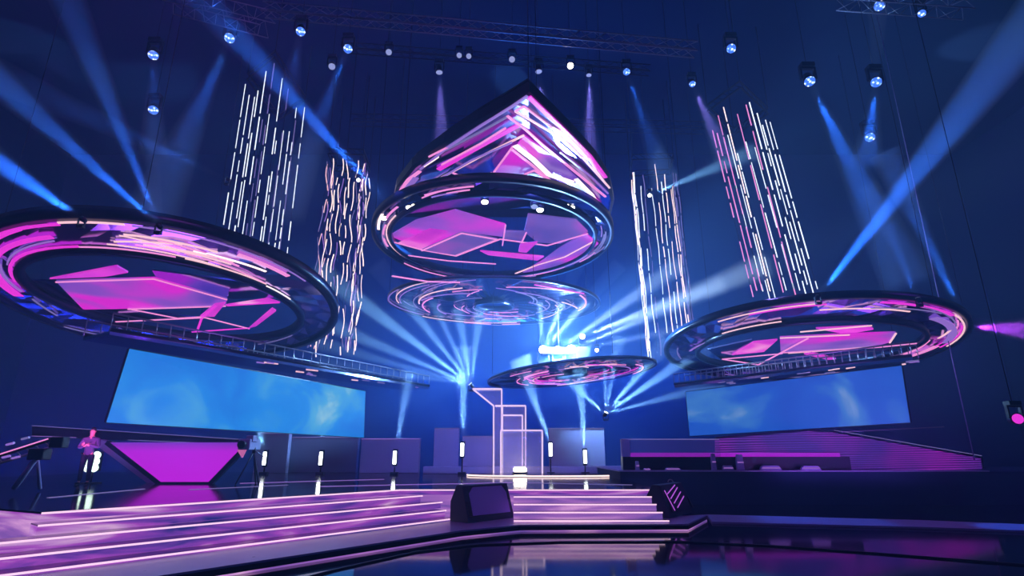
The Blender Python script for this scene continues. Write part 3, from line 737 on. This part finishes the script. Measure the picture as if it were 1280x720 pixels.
moving(1022, 371, 16.5, 'moving light on the left rim of the right disc with wide beam up right', [(1330, -20, 16, 34, 2.0, BLUE)], 'lens', .45, up=True)
moving(1148, 374, 16.6, 'moving light on the near rim of the right disc with thin beam up left', [(1085, 230, 17, 10, .6, BLUE)], 'lensdim', .45, up=True)
moving(1200, 386, 19, 'moving light on the right tip of the right disc with beam up left', [(1105, 190, 18, 16, .8, BLUE)], 'lens', .45, up=True)
moving(1209, 408, 21, 'pink lamp on the right tip of the right disc', [(1280, 412, 21, 14, .35, (.45, .05, 1))], 'pink', .7)
# fans
moving(589, 481, 26, 'moving light with fan of ice blue beams rising left above the neon frames', [
    (395, 335, 25, 15, 1.3, ICE), (395, 398, 25, 11, 1.3, ICE), (395, 428, 25, 8, 1.2, ICE), (395, 452, 25, 7, 1.1, ICE), (470, 330, 25, 12, .9, ICE), (520, 330, 25.5, 9, .7, ICE), (572, 385, 26, 8, .6, ICE), (600, 385, 26, 8, .6, ICE)], 'lens', .6, up=True)
moving(679, 438, 25.6, 'brightest white lamp at the left end of the lamp cluster above the small ring', [
    (672, 335, 25, 6, 1.1, PALE), (722, 330, 25, 8, 1.3, PALE), (775, 330, 25, 9, 1.1, PALE)], 'lensw', 1.3, up=True, face=toward(679, 438, 25.6, (0, 0, 1), .8))
moving(714, 437, 25.6, 'wide white lamp at the right end of the lamp cluster above the small ring', [(905, 355, 25, 12, 1.3, PALE), (960, 392, 25, 9, .9, PALE)], 'lensw', 1.3, up=True, face=toward(714, 437, 25, (0, 0, 1), .85))
moving(697, 438, 25.8, 'middle white lamp of the lamp cluster above the small ring', [(850, 330, 25, 12, .9, PALE)], 'lensw', 1.2, up=True, face=toward(697, 438, 25, (0, 0, 1), .9))
bc = P(699, 438, 25.2); bl = empty('light_bar', bc, 'long glaring white light bar joining the lamps above the small ring', 'stage light')
MB().box((-.78, .03, -.16), (.78, .2, .16)).build('housing', M['black'], bl, .02)
MB().box((-.74, -.05, -.13), (.74, .03, .13)).build('lens', M['lensw'], bl, .05)
MB().tube([(0, .12, .16), (0, .12, 20.9-bc.z)], .012, 5).build('hanging_cable', M['black'], bl)
moving(728, 421, 25.2, 'round white lamp raised above the lamp cluster', [(960, 330, 24, 18, 1.0, PALE)], 'lensw', .8, up=True, face=toward(728, 421, 25, (0, 0, 1), .85))
moving(746, 438, 25.2, 'small white lamp right of the lamp cluster', [], 'lensw', .55, face=toward(746, 438, 25, (0, 0, 1), .9))
moving(757, 517, 26, 'moving light with fan of ice blue beams near the right platform', [
    (700, 468, 25, 7, .8, ICE), (756, 455, 25.5, 5, .8, ICE), (775, 420, 25, 7, .9, ICE), (835, 425, 25, 11, 1.1, ICE), (885, 430, 25, 12, 1.2, ICE), (905, 478, 25, 10, .7, ICE)], 'lens', .6, up=True)
# floor lamps across the back of the deck
for x, yb, ex, ey, hw, br, w in ((332, 573, 318, 535, 7, 1.1, 'at the magenta wall'), (402, 573, 402, 470, 5, .8, 'below the middle of the left screen'), (494, 572, 512, 470, 9, 1.0, 'before the grey scenic box'),
                          (578, 562, 579, 440, 13, 1.1, 'left of the neon frames'), (667+21, 562, 650, 455, 13, .9, 'just right of the neon frames'), (731, 571, 724, 440, 13, 1.3, 'midway to the right platform')):
    Y = 24.5
    p = P(x, yb, Y); root = empty('floor_light', (p.x, p.y, ZD), 'white upright floor light on the back deck '+w, 'stage light', None)
    h = p.z-ZD
    MB().box((-.16, -.12, 0), (.16, .12, .10)).build('base', M['black'], root, .01)
    MB().tube([(0, 0, .10), (0, 0, h-.36)], .03, 8).build('post', M['black'], root)
    MB().tube([(0, 0, h-.34), (0, 0, h+.34)], [.09, .11], 12).build('head', M['black'], root)
    MB().box((-.07, -.135, h-.26), (.07, -.10, h+.26)).build('lens', M['lens'], root, .03)
    e = P(ex, ey, Y); v = e-p; L = v.length; d = v.normalized(); zc = ct*e.y+(e.z-EYE)*st; half = math.atan(hw*zc/F/L)
    sub = empty('beam_head', (0, 0, h+.25)); sub.parent = root
    spot(sub, d, ICE, br*900*BEAMK*L*max(.3, math.tan(half)*12), half); cone(sub, d, L, half)

# ------------------------------------------------------------------ neon frames and scenic boxes
def frame_box(name, pts, Y, dep, label, pane, m='neon', w=.06):
    q = [P(x, y, Y) for x, y in pts]; c = Vector((sum(v.x for v in q)/len(q), Y, ZD)); root = empty(name, c, label, 'neon frame')
    n = len(q); mb = MB(); mb2 = MB(); mb3 = MB()
    for i in range(n):
        a, b = q[i]-c, q[(i+1) % n]-c
        mb.bar(a, b, w, w); mb2.bar(a+Vector((0, dep, 0)), b+Vector((0, dep, 0)), w*.8, w*.8)
        mb3.bar(a, a+Vector((0, dep, 0)), w*.7, w*.7)
    mb.build('front_frame', M[m], root); mb2.build('rear_frame', M[m], root); mb3.build('cross_bar', M['violet'], root)
    if pane: MB().prism([v-c+Vector((0, dep*.5, 0)) for v in q], (0, .02, 0)).build('pane', M['pane'], root)
    return root
yb = 593
frame_box('neon_frame', [(591, 486), (627, 486), (627, yb), (617, yb), (617, 507)], 25.2, .5, 'tall neon outlined frame with slanted side at the left of the group', True)
frame_box('neon_frame', [(619, 507), (657, 507), (657, yb), (628, yb), (628, 507)], 24.8, .4, 'middle neon outlined frame standing behind the low one', True)
frame_box('neon_frame', [(628, 519), (653, 519), (653, yb), (628, yb)], 24.4, .3, 'narrow inner neon outlined frame inside the middle one', True)
frame_box('neon_frame', [(626, 538), (678, 538), (678, yb+1), (626, yb+1)], 24.0, .35, 'low wide neon outlined frame at the front of the group', True)
rz = PZ(680, 593, ZD); rc = Vector((rz.x, 23.2, ZD))
ro = empty('round_riser', rc, 'low round riser with bright white edge before the neon frames', 'riser')
mb = MB(); n = 48
top_ = [Vector((3.1*math.cos(i*2*math.pi/n), 1.4*math.sin(i*2*math.pi/n), .07)) for i in range(n)]
MB().prism(top_, (0, 0, -.068)).build('platform', M['deck'], ro)
mb.tube([v*1.0-Vector((0, 0, .03)) for v in top_], .03, 6, True).build('edge_strip', M['warmwhite'], ro)
lampb = P(650, 589, 23.6); lb = empty('floor_light', (lampb.x, lampb.y, ZD+.07), 'bright white low floor light at the foot of the neon frames', 'stage light')
MB().box((-.30, -.15, 0), (.30, .15, .07)).build('base', M['black'], lb, .01)
MB().box((-.26, -.16, .07), (.26, .10, .24)).build('lens', M['lensw'], lb, .06)
for i, (x0, x1, y0, Y, w) in enumerate(((452, 525, 548, 26.2, 'wide, below the left screen end'), (543, 574, 535, 26.6, 'narrow, left of the neon frames'), (578, 617, 545, 26.3, 'partly behind the tall neon frame'),
                                     (686, 755, 535, 26.5, 'right of the neon frames'), (322, 362, 541, 26.0, 'behind the first floor light'), (362, 448, 546, 26.9, 'behind the second floor light'))):
    a = P(x0, y0, Y); b = P(x1, y0, Y)
    r = empty('scenic_box', ((a.x+b.x)/2, Y, ZD), 'upright grey scenic panel at the deck back, '+w, 'scenery panel')
    hw = (b.x-a.x)/2; h = a.z-ZD
    MB().box((-hw, 0, 0), (hw, .35, h)).build('panel', M['scenic'], r, .02)
    MB().bar((-hw, -.02, h-.02), (hw, -.02, h-.02), .03, .03).build('top_edge', M['violet'] if i in (0,) else M['ghost'], r)
mb = MB(); a = P(530, 588, 25.6); b = P(780, 588, 25.6)
tag(MB().box((a.x, 25.3, ZD), (b.x, 25.9, P(600, 583, 25.6).z)).build('low_plinth', M['scenic'], None, .03), 'long low grey riser at the foot of the neon frames', 'riser')

# ------------------------------------------------------------------ magenta wall and dark band at left
q = [P(x, y, 17.5) for x, y in ((133, 553), (312, 553), (262, 605), (200, 605))]
c = Vector((sum(v.x for v in q)/4, 17.5, ZD))
mw = empty('magenta_wall_panel', c, 'glowing magenta trapezoid panel standing on the deck under the left screen', 'light panel')
MB().prism([v-c for v in q], (0, .06, 0)).build('led_face', M['magwall'], mw)
fr = MB()
for i, j in ((1, 2), (2, 3), (3, 0)): fr.bar(q[i]-c+Vector((0, .05, 0)), q[j]-c+Vector((0, .05, 0)), .12, .16, (0, 1, 0))
fr.build('frame', M['rim'], mw)
wg = [P(x, y, 18.0) for x, y in ((122, 549), (136, 552), (200, 604), (184, 604), (118, 555))]
MB().prism([v-c for v in wg], (0, .3, 0)).build('side_wing', M['scenic'], mw)
bd = [P(40, 532, 19.4), P(312, 550, 18.4), P(312, 557, 18.4), P(40, 546, 19.4)]
c = sum(bd, Vector())/4; bn = empty('header_beam', c, 'dark horizontal header beam with thin pale lines under the left screen', 'beam')
MB().prism([v-c for v in bd], (0, .5, 0)).build('body', M['rim'], bn)
for a, b, m in (((40, 532), (312, 550), 'ghost'), ((40, 545), (95, 547), 'violet'), ((160, 550), (312, 556), 'ghost')):
    Ya = 19.4-(a[0]-40)/272-.03; Yb = 19.4-(b[0]-40)/272-.03
    MB().bar(P(*a, Ya)-c, P(*b, Yb)-c, .02, .018).build('light_strip', M[m], bn)

# ------------------------------------------------------------------ right platform
yt = 588
pf = empty('side_platform', (14, 20.5, 0), 'long dark raised platform on the right side of the hall', 'platform')
x0 = P(775, yt, 20).x; zt = P(900, yt, 20).z
o = pf.location
MB().box((x0-14, -.5, .0+.002), (30.0-14-.3, 6, zt-.04)).build('body', M['wall'], pf)
MB().box((x0-14-.05, -.56, zt-.04), (P(1235, yt, 20).x-14, 6, zt)).build('top', M['satin'], pf)
q = [P(x, y, 20.9) for x, y in ((895, 549), (1010, 539), (1042, 541), (1226, 573), (1228, 587.0), (1062, 587.0), (1058, 571), (895, 572))]
c = Vector((sum(v.x for v in q)/len(q), 20.9, zt))
mwl = empty('mesh_wall', c, 'sloping violet led mesh wall with wavy rows on the right platform', 'light wall')
for v in q:
    if v.z < zt+.02: v.z = zt+.004
MB().prism([v-c for v in q], (0, .12, 0)).build('led_face', M['meshwall'], mwl)
fr = MB()
for i, j in ((0, 1), (1, 2), (2, 3), (3, 4)): fr.bar(q[i]-c+Vector((0, .04, .05)), q[j]-c+Vector((0, .04, .05)), .16, .07)
fr.build('frame', M['rim'], mwl)
MB().bar(q[2]-c+Vector((0, -.06, .09)), q[3]-c+Vector((0, -.06, .09)), .02, .02).build('top_strip', M['ghost'], mwl)
bx0 = P(777, 549, 20.3); bx1 = P(1062, 571, 20.3)
bo = empty('glass_parapet', (bx0.x, 20.3, zt), 'dark glass fronted parapet with magenta glowing strip on the right platform', 'parapet')
H1 = bx0.z-zt; H2 = bx1.z-zt; W_ = bx1.x-bx0.x; W2 = P(900, 549, 20.3).x-bx0.x
MB().box((0, 0, .004), (W_, .35, H2)).build('base', M['black'], bo)
MB().box((.25, .30, H2), (W_*.98, .34, P(800, 566, 20.3).z-zt)).build('glow_strip', glow('strip_purple', (.34, .01, .62), .9), bo)
MB().box((.3, .10, H2+.005), (W2, .12, H1)).build('pane', M['pane'], bo)
MB().bar((0, .1, H1), (W2, .1, H1), .03, .03).build('top_rail', M['ghost'], bo)
MB().box((.0, .02, H2+.003), (.28, .3, H1)).build('end_post', M['scenic'], bo)
for (x, w, h, lab) in ((797, .14, .30, 'small pale stand at the left end of the right platform'), (808, .25, .07, 'low flat pale lamp beside the small stand on the platform edge'), (840, .55, .09, 'longer flat pale lamp on the platform edge'), (893, .16, .55, 'narrow violet lit post on the platform edge'),
                       (918, .65, .16, 'low violet lit case at the foot of the stool-like stand'), (926, .26, .52, 'broad violet lit stand on the platform edge'), (962, .75, .16, 'violet lit flat case right of the broad stand'), (1012, .7, .15, 'violet lit flat case nearest the mesh wall')):
    p = P(x, 588, 20.1); dy = 0 if h < .3 else .0
    r = empty('platform_piece', (p.x, 20.02 if h < .3 and x != 918 else 20.12 if x != 918 else 19.93-.0, zt), lab, 'lamp')
    if x in (918,): r.location.y = 20.02; r.location.x -= .25; w *= .6
    s = w/2
    mb = MB(); mb.prism([(-s, -.06, .002), (s, -.06, .002), (s*.82, -.06, h*.7), (s*.7, -.06, h), (-s*.7, -.06, h), (-s*.86, -.06, h*.7)], (0, .12, 0)); mb.build('body', M['scenic'], r, .01)
    MB().bar((-s*.8, -.07, h*.5), (s*.8, -.07, h*.5), .02, .04).build('lens', glow('violet_band_glow', (.45, .2, .85), .5), r)  # violet light on each piece put in as an added glowing band
MB_ = MB().bar(P(1052, 540, 20.5), P(1180, 533.5, 20.5), .03, .03)
tag(MB_.build('boom_rail', M['truss']), 'thin pale horizontal rail projecting right of the mesh wall', 'rail')
tag(MB().tube([P(1218, 575, 20.5), Vector((P(1218, 575, 20.5).x+.05, 20.5, 20.9))], .018, 5).build('hanging_cable', M['scenic']), 'thin vertical cable hanging at the right end of the mesh wall', 'cable')

# ------------------------------------------------------------------ camera crane at far left
YJ = 13.2
base = PZ(20, 612, ZD); base = P(18, 611, YJ); base.z = ZD
cr_ = empty('camera_crane', base, 'dark camera crane with pink lit boom at the far left edge', 'camera crane')
J = lambda x, y, Y=YJ: P(x, y, Y)-base
mb = MB(); mb.tube([J(-40, 582), J(67, 548)], .045, 8); mb.build('boom', M['black'], cr_)
MB().bar(J(-40, 580.5, YJ-.06), J(60, 548.5, YJ-.06), .02, .025).build('light_strip', M['pink'], cr_)
mb = MB()
for k in range(9):
    a, b = J(-40+k*12, 582-k*3.8), J(-34+k*12, 588-k*3.6); mb.tube([a, b], .015, 4)
mb.tube([J(-40, 592), J(66, 558)], .03, 6); mb.build('lower_boom', M['truss'], cr_)
mb = MB(); mb.tube([J(52, 564), J(17, 611)], .055, 8); mb.build('leg', M['scenic'], cr_)
MB().tube([J(46, 566, YJ+.6), J(50, 611, YJ+1.0)], .04, 8).build('leg', M['scenic'], cr_)
MB().box(tuple(J(46, 575)+Vector((-.15, -.12, 0))), tuple(J(46, 575)+Vector((.2, .15, .25)))).build('pivot_head', M['black'], cr_, .02)
MB().box(tuple(J(70, 553)-Vector((.08, .1, .12))), tuple(J(70, 553)+Vector((.22, .12, .12)))).build('camera_head', M['black'], cr_, .02)
for x, y, m in ((8, 556, 'violet'), (27, 549, 'ghost'), (3, 572, 'violet'), (15, 573, 'violet')):
    a = J(x, y, YJ-.1); MB().bar(a, a+Vector((.16, 0, .04)), .05, .04).build('indicator_lamp', M[m], cr_)

# studio camera on a pedestal right of the magenta wall
base = P(313, 600, 17.0); base.z = ZD
sc_ = empty('studio_camera', base, 'small studio camera on tripod at the right corner of the magenta panel', 'camera')
J = lambda x, y: P(x, y, 17.0)-base
MB().box(tuple(J(313, 556)+Vector((-.18, -.4, -.14))), tuple(J(313, 556)+Vector((.16, .35, .16)))).build('camera_body', M['scenic'], sc_, .03)
MB().tube([J(313, 556)+Vector((0, -.4, 0)), J(313, 556)+Vector((0, -.6, 0))], [.09, .11], 12).build('lens_barrel', M['black'], sc_)
MB().box(tuple(J(317, 549)+Vector((-.09, -.3, -.08))), tuple(J(317, 549)+Vector((.12, .0, .10)))).build('viewfinder', M['scenic'], sc_, .02)
MB().prism([J(302, 562)+Vector((0, -.3, 0)), J(313, 562)+Vector((0, -.3, 0)), J(308, 572)+Vector((0, -.3, 0))], (0, .08, 0)).build('tally_plate', glow('tally', (.8, .2, .6), .6), sc_)
h = J(313, 562).z
for k in range(3):
    t = math.radians(90+120*k); MB().tube([(0, 0, h-.05), (.38*math.cos(t), .38*math.sin(t), .01)], .025, 6).build('leg', M['black'], sc_)
MB().tube([(0, 0, h-.1), (0, 0, h+.06)], .05, 8).build('head', M['black'], sc_)
MB().tube([(0, 0, h), (.1, .55, h-.22)], .015, 6).build('pan_handle', M['truss'], sc_)

# ------------------------------------------------------------------ person with folded hands
def skinned(name, chains, m, parent, lvl=1):
    """chains: list of [(point, radius), ...]; joined where the points coincide"""
    vs, rad, ed, idx = [], [], [], {}
    for ch in chains:
        pr = None
        for p, r in ch:
            k = tuple(round(t, 4) for t in p)
            if k not in idx: idx[k] = len(vs); vs.append(p); rad.append(r)
            i = idx[k]
            if pr is not None and (pr, i) not in ed: ed.append((pr, i))
            pr = i
    me = bpy.data.meshes.new(name); me.from_pydata([tuple(v) for v in vs], ed, []); me.materials.append(m)
    o = bpy.data.objects.new(name, me); COL.objects.link(o); o.parent = parent
    md = o.modifiers.new('skin', 'SKIN'); 
    for i, r in enumerate(rad):
        sv = me.skin_vertices[0].data[i]; rr_ = r if isinstance(r, tuple) else (r, r); sv.radius = rr_
    seen = set(); adj = {i: set() for i in range(len(vs))}
    for a, b in ed: adj[a].add(b); adj[b].add(a)
    for i in range(len(vs)):
        if i in seen: continue
        me.skin_vertices[0].data[i].use_root = True
        stack = [i]
        while stack:
            j = stack.pop()
            if j in seen: continue
            seen.add(j); stack += list(adj[j])
    md.use_smooth_shade = True
    s = o.modifiers.new('sub', 'SUBSURF'); s.levels = lvl; s.render_levels = lvl
    return o
fp = P(103, 606, 17.0); fp.z = ZD
pe = empty('person', fp, 'person in dark trousers and grey jacket with folded arms on the left of the deck', 'person')
pe.rotation_euler = (0, 0, math.radians(8))
# +x is the viewer's right, -y towards the camera
def hand(w, d, sgn):
    ch = []
    w = Vector(w); d = Vector(d).normalized(); s = Vector((0, 0, 1)).cross(d).normalized(); u = Vector((0, 0, 1))
    palm = w+d*.05
    for k in range(4):
        off = u*(.030-.020*k); L = (.075, .085, .08, .062)[k]
        b0 = palm+off; b1 = b0+d*L*.5+Vector((0, .006, 0)); b2 = b1+d*L*.4+Vector((0, .03, 0))
        ch.append([(tuple(palm+off*.3-d*.02), .014), (tuple(b0+d*.02), .010), (tuple(b1), .009), (tuple(b2), .008)])
    ch.append([(tuple(w+d*.02), .014), (tuple(w+d*.03+u*.045), .011), (tuple(w+d*.075+u*.06), .009)])
    return ch
sh, hip = 1.43, .95
rE, lE = (-.30, -.06, 1.13), (.30, -.08, 1.13)
rW, lW = (.0, -.23, 1.20), (-.02, -.27, 1.24)
body = [[((0, 0, hip), (.11, .07)), ((0, 0, 1.10), (.13, .095)), ((0, 0, 1.28), (.15, .10)), ((0, 0, sh), (.13, .08)), ((0, -.005, 1.50), (.055, .055)), ((0, -.01, 1.57), (.065, .075)), ((0, -.015, 1.65), (.078, .092)), ((0, -.005, 1.72), (.06, .075))],
        [((0, 0, sh), (.13, .08)), ((-.19, 0, 1.40), .055), (rE, .042), (rW, .028)], [((0, 0, sh), (.13, .08)), ((.19, 0, 1.40), .055), (lE, .042), (lW, .028)],
        [((0, 0, hip), (.11, .07)), ((-.10, 0, .86), .068), ((-.12, -.01, .50), .055), ((-.13, .02, .10), .038), ((-.13, -.05, .035), .035), ((-.14, -.16, .03), .03)],
        [((0, 0, hip), (.11, .07)), ((.10, 0, .86), .068), ((.11, -.01, .50), .055), ((.12, .02, .10), .038), ((.12, -.05, .035), .035), ((.14, -.16, .03), .03)]]
body += hand(rW, (1, 0, .25), 1)+hand(lW, (-1, 0, -.05), -1)
# face: nose, brow, lips, ears
body += [[((0, -.10, 1.66), .012), ((0, -.122, 1.63), .014)], [((-.03, -.098, 1.672), .012), ((.03, -.098, 1.672), .012)], [((-.022, -.095, 1.595), .009), ((.022, -.095, 1.595), .009)],
         [((-.082, .0, 1.65), .014), ((-.086, .005, 1.62), .012)], [((.082, .0, 1.65), .014), ((.086, .005, 1.62), .012)]]
pe.scale = (.90, .90, .90)
skinned('body', body, M['skin'], pe)
jk = [[((0, 0, .84), (.185, .135)), ((0, 0, 1.10), (.155, .12)), ((0, 0, 1.28), (.175, .125)), ((0, 0, sh+.0), (.155, .10)), ((0, 0, 1.485), (.07, .07))],
      [((0, 0, sh), (.155, .10)), ((-.20, 0, 1.40), .075), (rE, .060), ((-.08, -.20, 1.185), .045)], [((0, 0, sh), (.155, .10)), ((.20, 0, 1.40), .075), (lE, .060), ((.07, -.235, 1.225), .045)]]
skinned('jacket', jk, M['jacket'], pe)
tr = [[((0, 0, 1.02), (.155, .115)), ((-.10, 0, .86), .105), ((-.12, -.01, .50), .078), ((-.13, .02, .09), .062)], [((0, 0, 1.02), (.155, .115)), ((.10, 0, .86), .105), ((.11, -.01, .50), .078), ((.12, .02, .09), .062)]]
skinned('trousers', tr, M['cloth'], pe)
skinned('shoe', [[((-.13, .06, .045), .045), ((-.135, -.06, .045), .045), ((-.14, -.18, .035), .035)]], M['black'], pe)
skinned('shoe', [[((.12, .06, .045), .045), ((.13, -.06, .045), .045), ((.14, -.18, .035), .035)]], M['black'], pe)
skinned('hair', [[((0, .05, 1.62), (.072, .05)), ((0, .035, 1.69), (.085, .075)), ((0, -.01, 1.745), (.07, .075)), ((0, -.06, 1.75), (.05, .03))]], M['hair'], pe)

# very bright lamp beside the person
lp = P(116, 577, 17.6); r = empty('blinder_light', (lp.x, lp.y, ZD), 'bright greenish white blinder lamp on a stand behind the person', 'stage light')
h = lp.z-ZD
mb = MB(); mb.box((-.2, .02, h-.28), (.2, .14, h+.28)); mb.build('housing', M['black'], r, .02)
for i in range(2):
    for j in range(3):
        cx, cz = -.10+.2*i, h-.18+.18*j
        MB().tube([(cx, .02, cz), (cx, -.03, cz)], [.10, .12], 14).build('lens', glow('blinder', (.70, 1, .88), 2.2), r)
MB().tube([(0, .08, .02), (0, .08, h-.28)], .025, 8).build('post', M['black'], r)
MB().box((-.2, -.12, 0.002), (.2, .28, .03)).build('base', M['black'], r)

# ------------------------------------------------------------------ haze in the hall and added unseen area lamps
def area(loc, tgt, sx, sy, W, col, sp=math.pi):  # area lamps without fixtures, added to light haze, walls, discs and stage
    l = bpy.data.lights.new('added_area', 'AREA'); l.shape = 'RECTANGLE'; l.size = sx; l.size_y = sy; l.energy = W; l.color = col; l.spread = sp
    o = bpy.data.objects.new('added_area_light', l); COL.objects.link(o); o.location = loc
    o.rotation_euler = (Vector(tgt)-Vector(loc)).to_track_quat('-Z', 'Y').to_euler(); return o
area((1, 27.6, 5), (1, 34, 9), 16, 1, 2300, (.02, .17, 1))
area((2, 30, 12), (2, 20, 8), 8, 8, 2200, (.02, .17, 1))
area((-18, 24, 1.0), (-24, 30, 10), 10, .6, 500, (.02, .07, 1))
area((0, -2, 12), (0, 18, 2), 14, 4, 150, (.12, .12, 1))
area((-11.2, 15.2, 1.9), (-12.75, 17.0, 2.0), .3, .3, 6, (1, .10, .6), .7)  # added magenta lamp to brighten the dark person
area((-6, 8, 13), (-6, 17, 0), 4, 4, 200, (.7, .1, 1))
area((20, 12, 12), (18, 24, 1), 4, 4, 260, (.30, .04, 1))
area((0, 17, 10), (0, 26, 1.2), 8, 1, 420, (.16, .20, 1), 1.4)  # added to lift the scenic panels at the back
area((-11, 15.5, 1.2), (-12, 18.5, 7), 5, 2, 160, (.42, .14, 1), 2.0)  # added up-light for the violet sheen of the left disc
area((11, 17.5, 1.3), (11.6, 22, 6), 5, 2, 160, (.42, .14, 1), 2.0)  # same added up-light under the right disc
area((0, 16.5, 1.0), (0, 19, 10), 4, 1, 50, (.42, .14, 1), 1.6)
pl_ = bpy.data.lights.new('cluster_glow', 'POINT'); pl_.energy = 10000; pl_.color = (.25, .55, 1); pl_.shadow_soft_size = .3
po = bpy.data.objects.new('cluster_lamp', pl_); COL.objects.link(po); po.location = P(700, 436, 24.9)

w = bpy.data.worlds.new('hall_air'); S.world = w; w.use_nodes = True
w.node_tree.nodes['Background'].inputs[0].default_value = (.003, .005, .03, 1)
vs_ = w.node_tree.nodes.new('ShaderNodeVolumeScatter'); vs_.inputs['Density'].default_value = .008; vs_.inputs['Color'].default_value = (.28, .5, 1, 1)
w.node_tree.links.new(vs_.outputs[0], w.node_tree.nodes['World Output'].inputs['Volume'])

# ------------------------------------------------------------------ camera
cam = bpy.data.objects.new('camera', bpy.data.cameras.new('camera')); COL.objects.link(cam); S.camera = cam
cam.location = (0, 0, EYE); cam.rotation_euler = (math.pi/2+TH, 0, 0)
cam.data.sensor_width = 36; cam.data.lens = F/1280*36; cam.data.clip_end = 200
S.view_settings.view_transform = 'Standard'; S.view_settings.look = 'None'; S.view_settings.gamma = 1
S.view_settings.use_curve_mapping = False; S.view_settings.exposure = 0
cy = S.cycles
cy.use_denoising = True; cy.volume_bounces = 0; cy.transparent_max_bounces = 96
cy.max_bounces = 5; cy.diffuse_bounces = 2; cy.glossy_bounces = 4; cy.transmission_bounces = 4
cy.sample_clamp_indirect = 3; cy.sample_clamp_direct = 0
cy.caustics_reflective = False; cy.caustics_refractive = False
